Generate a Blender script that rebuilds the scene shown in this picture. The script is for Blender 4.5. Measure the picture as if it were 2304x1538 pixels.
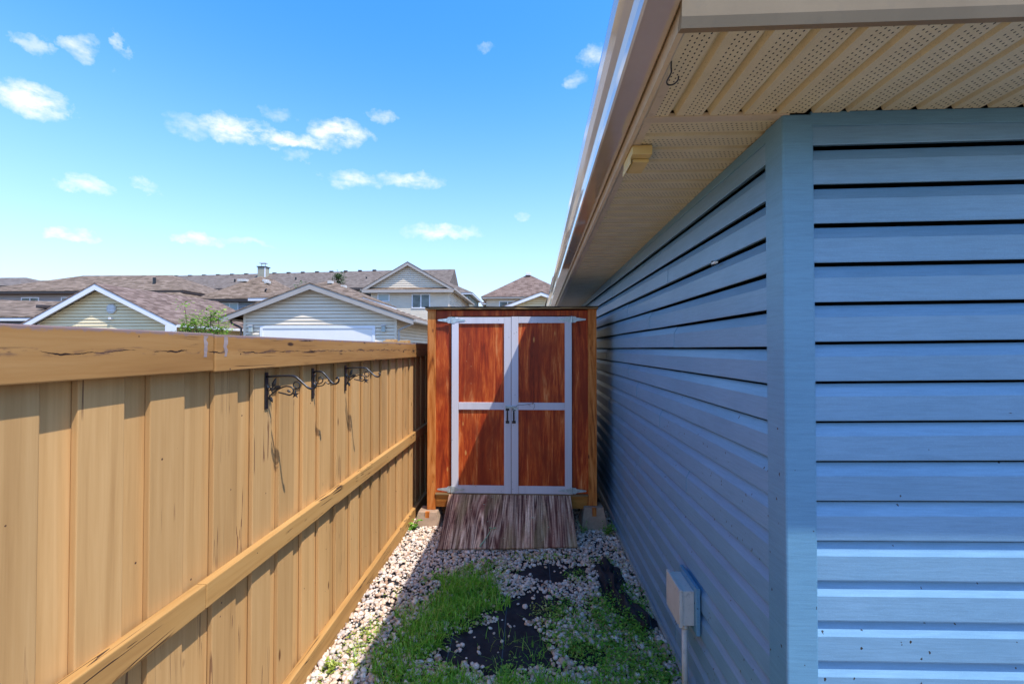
import bpy, bmesh, math, random
import numpy as np
from mathutils import Vector, Matrix
random.seed(7); rng = np.random.default_rng(7)
for o in list(bpy.data.objects): bpy.data.objects.remove(o)
S = bpy.context.scene; COL = S.collection

# ------------------------------------------------------------------ camera
cam = bpy.data.cameras.new('camera'); co = bpy.data.objects.new('camera', cam); COL.objects.link(co)
cam.sensor_width = 36; cam.lens = 16.0; cam.clip_start = .02; cam.clip_end = 2000
YAW = math.atan(41/1024); PIT = math.atan(15/1024)
co.location = (0, 0, 1.75); co.rotation_euler = (math.pi/2+PIT, 0, YAW)
S.camera = co
# ------------------------------------------------------------------ light
LD = Vector((-.228, .166, -.518)).normalized()           # the way the sunlight travels
sun = bpy.data.lights.new('sun', 'SUN'); so = bpy.data.objects.new('sun', sun); COL.objects.link(so)
sun.energy = 2.0; sun.angle = math.radians(.55); sun.color = (1, .95, .87)
so.rotation_euler = LD.to_track_quat('-Z', 'Y').to_euler()
SEL = math.asin(-LD.z); SAZ = math.atan2(-LD.x, -LD.y)
S.view_settings.view_transform = 'Standard'; S.view_settings.look = 'None'
S.view_settings.exposure = 1.5; S.view_settings.gamma = 1; S.view_settings.use_curve_mapping = False

class NT:
    def __init__(s, tree): s.t = tree; s.N = tree.nodes; s.L = tree.links
    def n(s, ty, ins=None, **at):
        nd = s.N.new(ty)
        for k, v in at.items(): setattr(nd, k, v)
        for k, v in (ins or {}).items():
            sk = nd.inputs[k]
            if isinstance(v, bpy.types.NodeSocket): s.L.new(v, sk)
            else: sk.default_value = v
        return nd
    def m(s, op, a, b=None, c=None, clamp=False):
        i = {0: a}
        if b is not None: i[1] = b
        if c is not None: i[2] = c
        return s.n('ShaderNodeMath', i, operation=op, use_clamp=clamp).outputs[0]
    def vm(s, op, a, b=None):
        i = {0: a}
        if b is not None: i[1] = b
        return s.n('ShaderNodeVectorMath', i, operation=op).outputs[0]
    def noise(s, vec, scale, detail=3, rough=.5, dist=0.0):
        return s.n('ShaderNodeTexNoise', {'Vector': vec, 'Scale': scale, 'Detail': detail, 'Roughness': rough, 'Distortion': dist}).outputs['Fac']
    def ramp(s, fac, stops, interp='LINEAR'):
        r = s.n('ShaderNodeValToRGB', {'Fac': fac}); e = r.color_ramp.elements; r.color_ramp.interpolation = interp
        while len(e) < len(stops): e.new(1.0)
        for k, (p, c) in enumerate(stops):
            e[k].position = p; e[k].color = (*c, 1) if len(c) == 3 else c
        return r.outputs['Color']
    def mr(s, v, a, b, c=0., d=1.):
        return s.n('ShaderNodeMapRange', {'Value': v, 'From Min': a, 'From Max': b, 'To Min': c, 'To Max': d}).outputs[0]
    def mix(s, f, a, b, mode='MIX'):
        nd = s.n('ShaderNodeMix', data_type='RGBA', blend_type=mode)
        for sk, v in ((nd.inputs[0], f), (nd.inputs[6], a), (nd.inputs[7], b)):
            if isinstance(v, bpy.types.NodeSocket): s.L.new(v, sk)
            else: sk.default_value = v if not isinstance(v, tuple) or len(v) == 4 else (*v, 1)
        return nd.outputs[2]

# ------------------------------------------------------------------ sky
W = bpy.data.worlds.new('World'); S.world = W; W.use_nodes = True; wt = NT(W.node_tree); W.node_tree.nodes.clear()
sky = wt.n('ShaderNodeTexSky', sky_type='NISHITA'); sky.sun_disc = False
sky.sun_elevation = SEL; sky.sun_rotation = SAZ; sky.air_density = 1.0; sky.dust_density = .6; sky.ozone_density = 2.0; sky.altitude = 600
hs = wt.n('ShaderNodeHueSaturation', {'Saturation': 1.36, 'Value': 1.0, 'Color': sky.outputs[0]})
tc = wt.n('ShaderNodeTexCoord'); D = tc.outputs['Generated']
sp = wt.n('ShaderNodeSeparateXYZ', {0: D})
warp = wt.n('ShaderNodeTexNoise', {'Vector': D, 'Scale': 22., 'Detail': 6., 'Roughness': .62})
wsp = wt.n('ShaderNodeSeparateColor', {0: warp.outputs['Color']})
az = wt.m('ARCTAN2', sp.outputs[0], sp.outputs[1]); el = wt.m('ARCSINE', sp.outputs[2])
az = wt.m('ADD', az, wt.m('MULTIPLY', wt.m('SUBTRACT', wsp.outputs[0], .5), .11))
el = wt.m('ADD', el, wt.m('MULTIPLY', wt.m('SUBTRACT', wsp.outputs[1], .5), .05))
CL = [(-0.855, 0.359, 0.04, 0.022, 0.9), (-0.807, 0.445, 0.026, 0.016, 0.55), (-0.858, 0.434, 0.016, 0.01, 0.4), (-0.76, 0.469, 0.008, 0.011, 0.4), (-0.578, 0.392, 0.07, 0.021, .95), (-0.498, 0.393, 0.085, 0.012, 0.95), (-0.404, 0.418, 0.056, 0.02, 0.9), (-0.664, 0.379, 0.03, 0.017, 0.4), (-0.318, 0.462, 0.022, 0.011, 0.4), (-0.377, 0.339, 0.053, 0.016, 0.65), (-0.255, 0.35, 0.062, 0.013, 0.65), (-0.799, 0.256, 0.026, 0.011, 0.6), (-0.722, 0.271, 0.025, 0.008, 0.6), (-0.811, 0.178, 0.036, 0.01, 0.9), (-0.654, 0.196, 0.034, 0.011, 0.9), (-0.183, 0.249, 0.078, 0.014, 0.7), (0.095, 0.533, 0.024, 0.013, 0.45), (0.143, 0.568, 0.028, 0.015, 0.45), (-0.103, 0.587, 0.025, 0.009, 0.3), (-0.573, 0.203, 0.045, 0.006, 0.3), (-0.482, 0.364, 0.02, 0.008, 0.3), (-0.015, 0.28, 0.012, 0.008, 0.3), (-0.522, 0.432, 0.023, 0.009, 0.3)]
# the same kind of fair-weather puffs all the way round, where the photograph does not look
r2 = random.Random(3)
for k in range(16):
    CL.append((r2.uniform(.5, 5.2), r2.uniform(.18, .6), r2.uniform(.03, .09), r2.uniform(.01, .022), r2.uniform(.4, .9)))
dens = None
for a, e, w, h, s_ in CL:
    da = wt.m('MULTIPLY', wt.m('SUBTRACT', az if a < math.pi else az, a if a < math.pi else a-2*math.pi), 1/(w*1.22))
    de = wt.m('MULTIPLY', wt.m('SUBTRACT', el, e), 1/(h*1.3))
    r = wt.m('ADD', wt.m('MULTIPLY', da, da), wt.m('MULTIPLY', de, de))
    g = wt.m('MULTIPLY', wt.m('SUBTRACT', 1., r, clamp=True), s_)
    dens = g if dens is None else wt.m('MAXIMUM', dens, g)
fine = wt.noise(wt.vm('MULTIPLY', D, (1, 1, 2.2)), 24., 9, .64)
dens = wt.m('MULTIPLY', dens, wt.mr(fine, .34, .62, .12, 1.3), clamp=True)
dens = wt.m('POWER', dens, 1.0)
veil = wt.m('POWER', wt.mr(sp.outputs[2], .0, .62, 1., .0), 2.1, clamp=True)
bright = wt.n('ShaderNodeCombineColor', {0: 3.0, 1: 3.0, 2: 3.0}).outputs[0]
horiz = wt.n('ShaderNodeCombineColor', {0: 1.80, 1: 2.02, 2: 2.3}).outputs[0]
tint = wt.mix(1., hs.outputs[0], (1.0, .94, .97), 'MULTIPLY'); c1 = wt.mix(veil, tint, horiz)
c2 = wt.mix(wt.m('MULTIPLY', dens, .85), c1, bright)
bg = wt.n('ShaderNodeBackground', {'Color': c2, 'Strength': .15})
wo = wt.n('ShaderNodeOutputWorld', {'Surface': bg.outputs[0]})

# ------------------------------------------------------------------ materials
def base_mat(name, rough=.6, spec=.4):
    m = bpy.data.materials.new(name); m.use_nodes = True; t = NT(m.node_tree); t.N.clear()
    b = t.n('ShaderNodeBsdfPrincipled', {'Roughness': rough, 'Specular IOR Level': spec})
    t.n('ShaderNodeOutputMaterial', {'Surface': b.outputs[0]})
    tc = t.n('ShaderNodeTexCoord').outputs['Object']
    return m, t, b, tc
def setc(t, b, c):
    t.L.new(c, b.inputs['Base Color'])
def bump(t, b, h, strength=.3, dist=.002):
    bn = t.n('ShaderNodeBump', {'Height': h, 'Strength': strength, 'Distance': dist}); t.L.new(bn.outputs[0], b.inputs['Normal'])
def objrand(t, k=1.0):
    return t.m('MULTIPLY', t.n('ShaderNodeObjectInfo').outputs['Random'], k)
def offs(t, tc, amount=37.):
    r = objrand(t, amount)
    return t.vm('ADD', tc, t.n('ShaderNodeCombineXYZ', {0: r, 1: r, 2: r}).outputs[0])
def scaled(t, v, sc):
    return t.vm('MULTIPLY', v, sc)

def plain(name, col, rough=.6, var=.12, nscale=8., bumps=0., metallic=0., spec=.4, dirt=None):
    m, t, b, tc = base_mat(name, rough, spec); v = offs(t, tc)
    n = t.noise(v, nscale, 5, .6)
    lo = tuple(c*(1-var) for c in col); hi = tuple(min(1, c*(1+var)) for c in col)
    c = t.ramp(n, [(.3, lo), (.7, hi)])
    if dirt:
        n2 = t.noise(v, nscale*3.1, 6, .7); c = t.mix(t.mr(n2, .56, .75, 0, .7), c, dirt)
    setc(t, b, c); b.inputs['Metallic'].default_value = metallic
    if bumps: bump(t, b, t.noise(v, nscale*9, 4), .4, bumps)
    return m

def wood(name, stops, grain='z', fine=60., coarse=9., stretch=.05, rough=.75, knots=None, cracks=None, blotch=None, bstr=.5, tint=.12, dist=1.2, bdist=.0015, nails=None, spec=.25):
    m, t, b, tc = base_mat(name, rough, spec); v = offs(t, tc)
    sc = {'x': (stretch, 1, 1), 'y': (1, stretch, 1), 'z': (1, 1, stretch)}[grain]
    vs = scaled(t, v, sc)
    n1 = t.noise(vs, coarse, 4, .55, dist); n2 = t.noise(vs, fine, 5, .65, .4)
    f = t.m('ADD', t.m('MULTIPLY', n1, .6), t.m('MULTIPLY', n2, .4))
    c = t.ramp(f, stops)
    if blotch:
        nb = t.noise(scaled(t, v, tuple(x if x == 1 else .4 for x in sc)), 5., 4, .6, .6)
        c = t.mix(t.mr(nb, .45, .68, 0, 1), c, blotch)
    r = t.n('ShaderNodeObjectInfo').outputs['Random']
    c = t.mix(1., c, t.ramp(r, [(0, (1-tint,)*3), (1, (1.0, 1.0, 1.0))]), 'MULTIPLY')
    h = t.m('MULTIPLY', f, 1.)
    if knots:
        vk = t.n('ShaderNodeTexVoronoi', {'Vector': scaled(t, v, {'x': (.35, 1, 1), 'y': (1, .35, 1), 'z': (1, 1, .35)}[grain]), 'Scale': 9., 'Randomness': 1.})
        wob = t.m('ADD', vk.outputs['Distance'], t.m('MULTIPLY', t.m('SUBTRACT', n2, .5), .12))
        pick = t.mr(t.n('ShaderNodeSeparateColor', {0: vk.outputs['Color']}).outputs[0], .62, .64)
        k = t.m('MULTIPLY', t.mr(wob, .10, .05), pick)
        c = t.mix(k, c, knots)
    if cracks:
        nc = t.noise(scaled(t, v, tuple(x if x == 1 else .03 for x in sc)), 14., 3, .5, .8)
        ln = t.m('LESS_THAN', t.m('ABSOLUTE', t.m('SUBTRACT', nc, .5)), .0075)
        msk = t.mr(t.noise(v, 3.3, 2), .55, .62)
        k = t.m('MULTIPLY', ln, msk); c = t.mix(k, c, cracks); h = t.m('SUBTRACT', h, k)
    if nails:
        vn = t.n('ShaderNodeTexVoronoi', {'Vector': v, 'Scale': 16.})
        pk = t.m('GREATER_THAN', t.n('ShaderNodeSeparateColor', {0: vn.outputs['Color']}).outputs[1], .72)
        k = t.m('MULTIPLY', t.m('LESS_THAN', vn.outputs['Distance'], .06), pk); c = t.mix(k, c, nails)
    setc(t, b, c); bump(t, b, h, bstr, bdist)
    return m

FENCE = [(.30, (.49, .270, .100)), (.5, (.62, .362, .143)), (.72, (.73, .450, .195))]
KN = (.16, .07, .025); CR = (.06, .03, .015)
M = {}
M['fence_z'] = wood('fence_stain_board', FENCE, 'z', fine=55, coarse=7, stretch=.04, knots=KN, cracks=(.24, .125, .055), nails=(.1, .05, .03), tint=.22, dist=1.4, bstr=.7)
M['fence_y'] = wood('fence_stain_rail', [(.3, (.33, .165, .05)), (.5, (.47, .26, .085)), (.72, (.56, .34, .13))], 'y', fine=45, coarse=8, stretch=.06, knots=(.07, .035, .02), cracks=CR, nails=(.06, .03, .02), tint=.1, bstr=.7)
M['weather'] = wood('weathered_grey_wood', [(.3, (.20, .15, .15)), (.6, (.36, .29, .28))], 'y', tint=.1)
# cap board: the rail wood with a long wandering split, peeled grey top edge
def cap_mat():
    m = M['fence_y'].copy(); m.name = 'fence_cap_stain'; t = NT(m.node_tree)
    b = [n for n in t.N if n.type == 'BSDF_PRINCIPLED'][0]; old = b.inputs['Base Color'].links[0].from_socket
    tc = t.n('ShaderNodeTexCoord').outputs['Object']; s = t.n('ShaderNodeSeparateXYZ', {0: tc})
    v = scaled(t, tc, (0, 1, 0)); w = t.m('MULTIPLY', t.m('SUBTRACT', t.noise(v, 6., 6, .6), .5), .045)
    dz = t.m('ABSOLUTE', t.m('SUBTRACT', s.outputs[2], t.m('ADD', w, .004)))
    wid = t.mr(t.noise(v, 9., 4), .44, .64, .0, .0030)
    ln = t.m('LESS_THAN', dz, wid)
    c = t.mix(ln, old, (.03, .015, .01))
    halo = t.m('MULTIPLY', t.mr(dz, .012, .002), t.mr(t.noise(scaled(t, tc, (1, .25, 1)), 90., 4), .5, .62), clamp=True)
    c = t.mix(t.m('MULTIPLY', halo, .75), c, (.12, .07, .06))
    top = t.m('ADD', s.outputs[2], t.m('MULTIPLY', t.m('SUBTRACT', t.noise(tc, 30., 5, .7), .5), .03))
    c = t.mix(t.mr(top, .056, .064), c, (.30, .22, .21))
    c = t.mix(1., c, (.80, .74, .72), 'MULTIPLY')
    t.L.new(c, b.inputs['Base Color'])
    bn = [n for n in t.N if n.type == 'BUMP'][0]; oh = bn.inputs['Height'].links[0].from_socket
    t.L.new(t.m('SUBTRACT', oh, ln), bn.inputs['Height'])
    return m
M['cap'] = cap_mat()
M['shed_ply'] = wood('red_stained_plywood', [(.34, (.18, .022, .006)), (.46, (.40, .045, .009)), (.56, (.62, .115, .020)), (.70, (.86, .36, .13))], 'z', fine=85, coarse=12, stretch=.09, knots=(.62, .25, .07), blotch=(.28, .036, .010), tint=.12, rough=.5, bstr=.35, nails=(.5, .3, .15))
M['shed_post'] = wood('orange_stained_post', [(.36, (.20, .045, .008)), (.46, (.54, .155, .025)), (.62, (.76, .30, .08))], 'z', fine=40, coarse=11, stretch=.10, knots=(.12, .03, .01), tint=.2, rough=.5, dist=3.)
M['joist'] = wood('orange_stained_joist', [(.36, (.25, .08, .012)), (.6, (.52, .21, .04))], 'x', fine=40, coarse=8, stretch=.1, tint=.1)
M['grey_trim'] = wood('lavender_grey_trim_paint', [(.3, (.56, .54, .58)), (.7, (.72, .70, .74))], 'z', fine=30, coarse=4, tint=.05, rough=.5, bstr=.25, nails=(.2, .2, .2))
M['ply_edge'] = wood('weathered_plywood_edge', [(.35, (.12, .06, .02)), (.65, (.50, .34, .16))], 'x', tint=.1)
M['tar'] = plain('roofing_felt', (.035, .03, .028), .85, .3, 30, .001)
M['concrete'] = plain('pier_block_concrete', (.36, .25, .17), .9, .2, 14, .002, dirt=(.20, .12, .08))
M['concrete2'] = plain('foundation_concrete', (.40, .36, .30), .9, .2, 9, .002, dirt=(.22, .17, .12))
M['galv'] = plain('galvanised_steel', (.50, .58, .60), .42, .25, 40, 0, metallic=.55, dirt=(.32, .30, .24))
M['black_metal'] = plain('black_painted_iron', (.012, .012, .014), .35, .3, 30, 0, spec=.6)
M['wire'] = plain('dark_wire', (.05, .03, .02), .6)
M['pvc'] = plain('grey_pvc', (.56, .54, .50), .5, .06, 12, 0, dirt=(.26, .27, .26))
M['white_clip'] = plain('white_plastic', (.85, .86, .80), .4)
M['sensor'] = plain('yellowed_plastic', (.70, .52, .20), .5, .08, 10)

def ramp_mat():
    m, t, b, tc = base_mat('weathered_ramp_plywood', .8, .3)
    q = scaled(t, tc, (1, .12, 0)); w = t.noise(scaled(t, q, (1, .5, 1)), 6.5, 3, .5, .5)
    rings = t.m('ABSOLUTE', t.m('SUBTRACT', t.m('FRACT', t.m('MULTIPLY', w, 13.)), .5))
    ridge = t.m('ABSOLUTE', t.m('SUBTRACT', t.noise(scaled(t, tc, (1, .045, 0)), 38., 3, .55, .35), .5))
    f = t.noise(scaled(t, tc, (1, .03, 0)), 120., 4, .65, .1)
    h = t.m('ADD', t.m('MULTIPLY', t.mr(rings, .0, .5), .30), t.m('ADD', t.m('MULTIPLY', t.mr(ridge, .0, .16), .20), t.m('MULTIPLY', t.m('ADD', f, t.m('MULTIPLY', t.noise(tc, 34., 5, .7), .45)), .40)))
    c = t.ramp(h, [(.34, (.08, .03, .022)), (.46, (.28, .15, .11)), (.58, (.54, .36, .24)), (.76, (.82, .64, .48))])
    red = t.m('MULTIPLY', t.mr(t.noise(scaled(t, tc, (1, .5, 0)), 3.4, 4), .48, .64), .45)
    c = t.mix(red, c, (.26, .09, .06))
    c = t.mix(t.m('MULTIPLY', t.mr(t.noise(scaled(t, tc, (1, .3, 0)), 5.3, 4), .52, .66), .45), c, (.42, .36, .16))
    plank = t.noise(scaled(t, tc, (1, .03, 0)), 9., 1)
    c = t.mix(1., c, t.ramp(plank, [(.30, (.55, .48, .46)), (.5, (.95, .9, .85)), (.62, (1.35, 1.25, 1.15))]), 'MULTIPLY')
    spk = t.m('MULTIPLY', t.mr(t.noise(tc, 150., 2), .62, .68), .7); c = t.mix(spk, c, (.06, .03, .03))
    setc(t, b, c); bump(t, b, h, .45, .003); return m
M['ramp'] = ramp_mat()

def siding_mat(name, col, dark, specks=True, lines=True):
    m, t, b, tc = base_mat(name, .34, .5); v = offs(t, tc, 11.)
    along = scaled(t, v, (.06, .06, 1))
    g = t.noise(along, 150., 4, .6, .5); n = t.noise(v, 2.2, 4, .6)
    c = t.ramp(n, [(.3, dark), (.7, col)])
    c = t.mix(t.mr(g, .38, .66, 0, .30), c, tuple(x*.62 for x in dark))
    gr = t.noise(v, 420., 2, .6); c = t.mix(t.mr(gr, .55, .7, 0, .16), c, tuple(min(1, x*2.0) for x in col))
    if specks:
        geo = t.n('ShaderNodeNewGeometry'); z = t.n('ShaderNodeSeparateXYZ', {0: geo.outputs['Position']}).outputs[2]
        low = t.mr(z, 2.1, .9, .55, 1.15)
        vo = t.n('ShaderNodeTexVoronoi', {'Vector': t.vm('ADD', scaled(t, v, (1, 1, .7)), scaled(t, t.n('ShaderNodeTexNoise', {'Vector': v, 'Scale': 90.}).outputs['Color'], (.012, .012, .012))), 'Scale': 34.})
        pk = t.m('GREATER_THAN', t.m('MULTIPLY', t.n('ShaderNodeSeparateColor', {0: vo.outputs['Color']}).outputs[0], low), .80)
        k = t.m('MULTIPLY', t.m('LESS_THAN', vo.outputs['Distance'], .12), pk)
        c = t.mix(k, c, (.03, .025, .02))
        mud = t.m('MULTIPLY', t.mr(t.noise(v, 9., 6, .7), .56, .7), t.mr(z, .7, .1, 0., .35), clamp=True)
        c = t.mix(mud, c, (.26, .22, .17))
    setc(t, b, c); bump(t, b, t.m('ADD', g, t.m('MULTIPLY', gr, .4)), .35, .0012); return m
M['siding'] = siding_mat('blue_vinyl_siding', (.20, .37, .53), (.155, .31, .455))
M['siding_smooth'] = siding_mat('blue_corner_vinyl', (.15, .335, .48), (.125, .29, .43))

def soffit_mat(u, vv):   # u: index of the axis across the panel, vv: along it
    m, t, b, tc = base_mat('perforated_soffit_%s' % 'xy'[vv], .55, .35)
    s = t.n('ShaderNodeSeparateXYZ', {0: tc}); U = s.outputs[u]; V = s.outputs[vv]; Z = s.outputs[2]
    n = t.noise(tc, 7., 5, .6); c = t.ramp(n, [(.3, (.66, .58, .38)), (.7, (.76, .68, .46))])
    grit = t.noise(tc, 260., 3, .7); c = t.mix(t.mr(grit, .5, .72, 0, .3), c, (.22, .17, .09))
    pu = t.m('FLOORED_MODULO', U, .10833)                      # one rib pitch
    cu = t.m('DIVIDE', pu, .0145); row = t.m('FLOOR', cu)
    fu = t.m('SUBTRACT', t.m('FRACT', cu), .5)
    cv = t.m('ADD', t.m('DIVIDE', V, .0165), t.m('MULTIPLY', t.m('FLOORED_MODULO', row, 2.), .5))
    fv = t.m('SUBTRACT', t.m('FRACT', cv), .5)
    d = t.m('ADD', t.m('POWER', t.m('MULTIPLY', fu, 1.15), 2.), t.m('POWER', t.m('MULTIPLY', fv, .85), 2.))
    hole = t.m('MULTIPLY', t.m('LESS_THAN', d, .030), t.m('MULTIPLY', t.m('GREATER_THAN', pu, .0145), t.m('LESS_THAN', pu, .0725)))
    hole = t.m('MULTIPLY', hole, t.m('LESS_THAN', Z, .0012))
    c = t.mix(hole, c, (.012, .01, .008)); setc(t, b, c)
    bump(t, b, t.m('SUBTRACT', t.m('MULTIPLY', grit, .3), hole), .5, .001); return m
M['soffit_front'] = soffit_mat(0, 1); M['soffit_side'] = soffit_mat(1, 0)
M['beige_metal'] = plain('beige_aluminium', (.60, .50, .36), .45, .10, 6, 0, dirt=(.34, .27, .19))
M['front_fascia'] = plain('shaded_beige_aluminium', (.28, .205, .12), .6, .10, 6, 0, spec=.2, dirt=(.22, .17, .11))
M['gutter'] = plain('beige_gutter_enamel', (.56, .46, .36), .10, .08, 4, 0, spec=1.0)
_b = [n for n in M['gutter'].node_tree.nodes if n.type == 'BSDF_PRINCIPLED'][0]; _b.inputs['Coat Weight'].default_value = 1; _b.inputs['Coat Roughness'].default_value = .05; _b.inputs['Coat IOR'].default_value = 1.8

def shingles(name, cols, scale=1.0):
    m, t, b, tc = base_mat(name, .9, .15)
    geo = t.n('ShaderNodeNewGeometry'); N = t.n('ShaderNodeSeparateXYZ', {0: geo.outputs['Normal']})
    P = t.n('ShaderNodeSeparateXYZ', {0: tc})
    fx = t.m('GREATER_THAN', t.m('ABSOLUTE', N.outputs[0]), t.m('ABSOLUTE', N.outputs[1]))
    along = t.m('ADD', t.m('MULTIPLY', fx, P.outputs[1]), t.m('MULTIPLY', t.m('SUBTRACT', 1., fx), P.outputs[0]))
    up = t.m('MULTIPLY', P.outputs[2], 2.4)
    v = t.n('ShaderNodeCombineXYZ', {0: along, 1: up, 2: 0.}).outputs[0]
    br = t.n('ShaderNodeTexBrick', {'Vector': v, 'Color1': (0, 0, 0, 1), 'Color2': (1, 1, 1, 1), 'Mortar': (0.5, .5, .5, 1), 'Scale': 1.0, 'Mortar Size': .004, 'Brick Width': .34, 'Row Height': .15, 'Bias': 0.})
    br.offset = .37
    f = t.n('ShaderNodeSeparateColor', {0: br.outputs['Color']}).outputs[0]
    f = t.m('ADD', t.m('MULTIPLY', f, .5), t.m('MULTIPLY', t.noise(tc, 1.6, 5, .65), .55))
    c = t.ramp(f, [(.2, cols[0]), (.45, cols[1]), (.65, cols[2]), (.85, cols[3])])
    c = t.mix(t.mr(t.noise(tc, 45., 3, .7), .5, .7, 0, .35), c, cols[0])
    setc(t, b, c)
    saw = t.m('FRACT', t.m('DIVIDE', up, .15))
    bump(t, b, t.m('ADD', t.m('MULTIPLY', t.m('SUBTRACT', 1., saw), 1.), t.m('MULTIPLY', br.outputs['Fac'], -.5)), .8, .012); return m
M['sh_brown'] = shingles('brown_asphalt_shingles', [(.09, .062, .042), (.16, .115, .08), (.23, .165, .12), (.30, .225, .17)])
M['sh_red'] = shingles('rosy_brown_shingles', [(.09, .056, .042), (.16, .11, .086), (.23, .16, .128), (.29, .215, .175)])
M['sh_grey'] = shingles('grey_brown_shingles', [(.10, .078, .064), (.15, .12, .10), (.19, .155, .13), (.225, .185, .16)])
def housewall(name, col):
    m, t, b, tc = base_mat(name, .6, .3); n = t.noise(scaled(t, tc, (.3, .3, 1)), 3., 5, .6)
    setc(t, b, t.ramp(n, [(.3, tuple(x*.86 for x in col)), (.7, col)])); return m
M['w_beige'] = housewall('beige_vinyl', (.80, .70, .55)); M['w_cream'] = housewall('cream_vinyl', (.90, .74, .46))
M['w_mauve'] = housewall('mauve_grey_vinyl', (.46, .39, .35)); M['w_blue'] = housewall('blue_grey_vinyl', (.38, .40, .43))
M['w_taupe'] = housewall('taupe_vinyl', (.84, .72, .56)); M['w_olive'] = housewall('olive_stucco', (.38, .36, .27)); M['w_brown'] = housewall('brown_stucco', (.14, .10, .09))
M['t_white'] = plain('white_trim', (.78, .78, .80), .5, .04, 2); M['t_taupe'] = plain('taupe_fascia', (.40, .36, .32), .5, .06, 2); M['t_dark'] = plain('dark_brown_fascia', (.06, .045, .04), .5)
M['door_white'] = plain('white_garage_door', (.84, .80, .76), .5, .03, 2)
def glassm():
    m, t, b, tc = base_mat('window_glass', .06, .6); geo = t.noise(offs(t, tc), 1.2, 3)
    setc(t, b, t.ramp(geo, [(.4, (.03, .045, .05)), (.65, (.14, .19, .20))])); return m
M['glass'] = glassm(); M['frosted'] = plain('frosted_glass', (.40, .46, .44), .3, .1)

def pebble_mat():
    m, t, b, tc = base_mat('river_gravel', .65, .35)
    r = t.n('ShaderNodeNewGeometry').outputs['Random Per Island']
    c = t.ramp(r, [(0, (0.37, 0.22, 0.14)), (.10, (0.61, 0.44, 0.32)), (.22, (0.81, 0.66, 0.52)), (.36, (0.51, 0.44, 0.40)), (.48, (0.88, 0.77, 0.65)), (.60, (0.71, 0.51, 0.40)), (.72, (0.88, 0.81, 0.67)), (.82, (0.41, 0.36, 0.33)), (.90, (0.78, 0.58, 0.39)), (1., (0.59, 0.39, 0.27))])
    n = t.noise(tc, 90., 4, .6); c = t.mix(t.mr(n, .42, .7, 0, .4), c, (.30, .22, .17))
    setc(t, b, c); bump(t, b, n, .3, .001); return m
M['pebble'] = pebble_mat()
def fabric_mat():
    m, t, b, tc = base_mat('woven_black_fabric', .75, .25)
    n = t.noise(tc, 12., 6, .7); c = t.ramp(n, [(.35, (.011, .012, .016)), (.62, (.028, .030, .036)), (.8, (.10, .085, .065))])
    s = t.n('ShaderNodeSeparateXYZ', {0: tc})
    ln = t.m('LESS_THAN', t.m('ABSOLUTE', t.m('SUBTRACT', t.m('FLOORED_MODULO', s.outputs[0], .31), .15)), .0022)
    c = t.mix(ln, c, (.05, .10, .13)); setc(t, b, c); bump(t, b, t.noise(tc, 60., 5), .5, .003); return m
M['fabric'] = fabric_mat()
def leafm(name, cols, trans=.25):
    m, t, b, tc = base_mat(name, .5, .35); r = t.n('ShaderNodeNewGeometry').outputs['Random Per Island']
    setc(t, b, t.ramp(r, cols)); b.inputs['Transmission Weight'].default_value = 0
    b.inputs['Subsurface Weight'].default_value = 0
    tr = t.n('ShaderNodeBsdfTranslucent'); t.L.new(b.inputs['Base Color'].links[0].from_socket, tr.inputs[0])
    mx = t.n('ShaderNodeMixShader', {0: trans, 1: b.outputs[0], 2: tr.outputs[0]})
    out = [n for n in t.N if n.type == 'OUTPUT_MATERIAL'][0]; t.L.new(mx.outputs[0], out.inputs[0]); return m
M['grass'] = leafm('grass_blades', [(0, (.09, .26, .02)), (.5, (.20, .52, .04)), (.85, (.34, .64, .07)), (1., (.55, .60, .16))], .35)
M['weed'] = leafm('broadleaf_weeds', [(0, (.08, .22, .02)), (.5, (.16, .40, .04)), (.85, (.28, .50, .06)), (1., (.48, .52, .14))])
M['yweed'] = leafm('yellowing_weeds', [(0, (.16, .22, .03)), (.5, (.34, .42, .06)), (1., (.52, .54, .16))])
M['sapleaf'] = leafm('bright_sapling_leaves', [(0, (.10, .22, .02)), (.6, (.24, .42, .05)), (1., (.45, .58, .12))], .4)
M['cypleaf'] = leafm('conifer_leaves', [(0, (.03, .08, .02)), (1., (.08, .17, .04))])
M['bark'] = plain('bark', (.16, .11, .07), .9, .3, 30, .002)
M['deadleaf'] = leafm('leaf_litter', [(0, (.16, .34, .14)), (.6, (.42, .58, .36)), (1., (.55, .38, .22))])
def ground_mat():
    m, t, b, tc = base_mat('earth', .95, .1)
    n = t.noise(tc, .6, 6, .7); n2 = t.noise(tc, 40., 5, .7)
    c = t.ramp(t.m('ADD', t.m('MULTIPLY', n, .5), t.m('MULTIPLY', n2, .5)), [(.35, (.07, .05, .035)), (.5, (.15, .12, .09)), (.65, (.26, .22, .18))])
    setc(t, b, c); bump(t, b, n2, .6, .01); return m
M['ground'] = ground_mat()
M['asphalt'] = plain('lane_asphalt', (.10, .095, .09), .9, .25, 20, .004)

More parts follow.
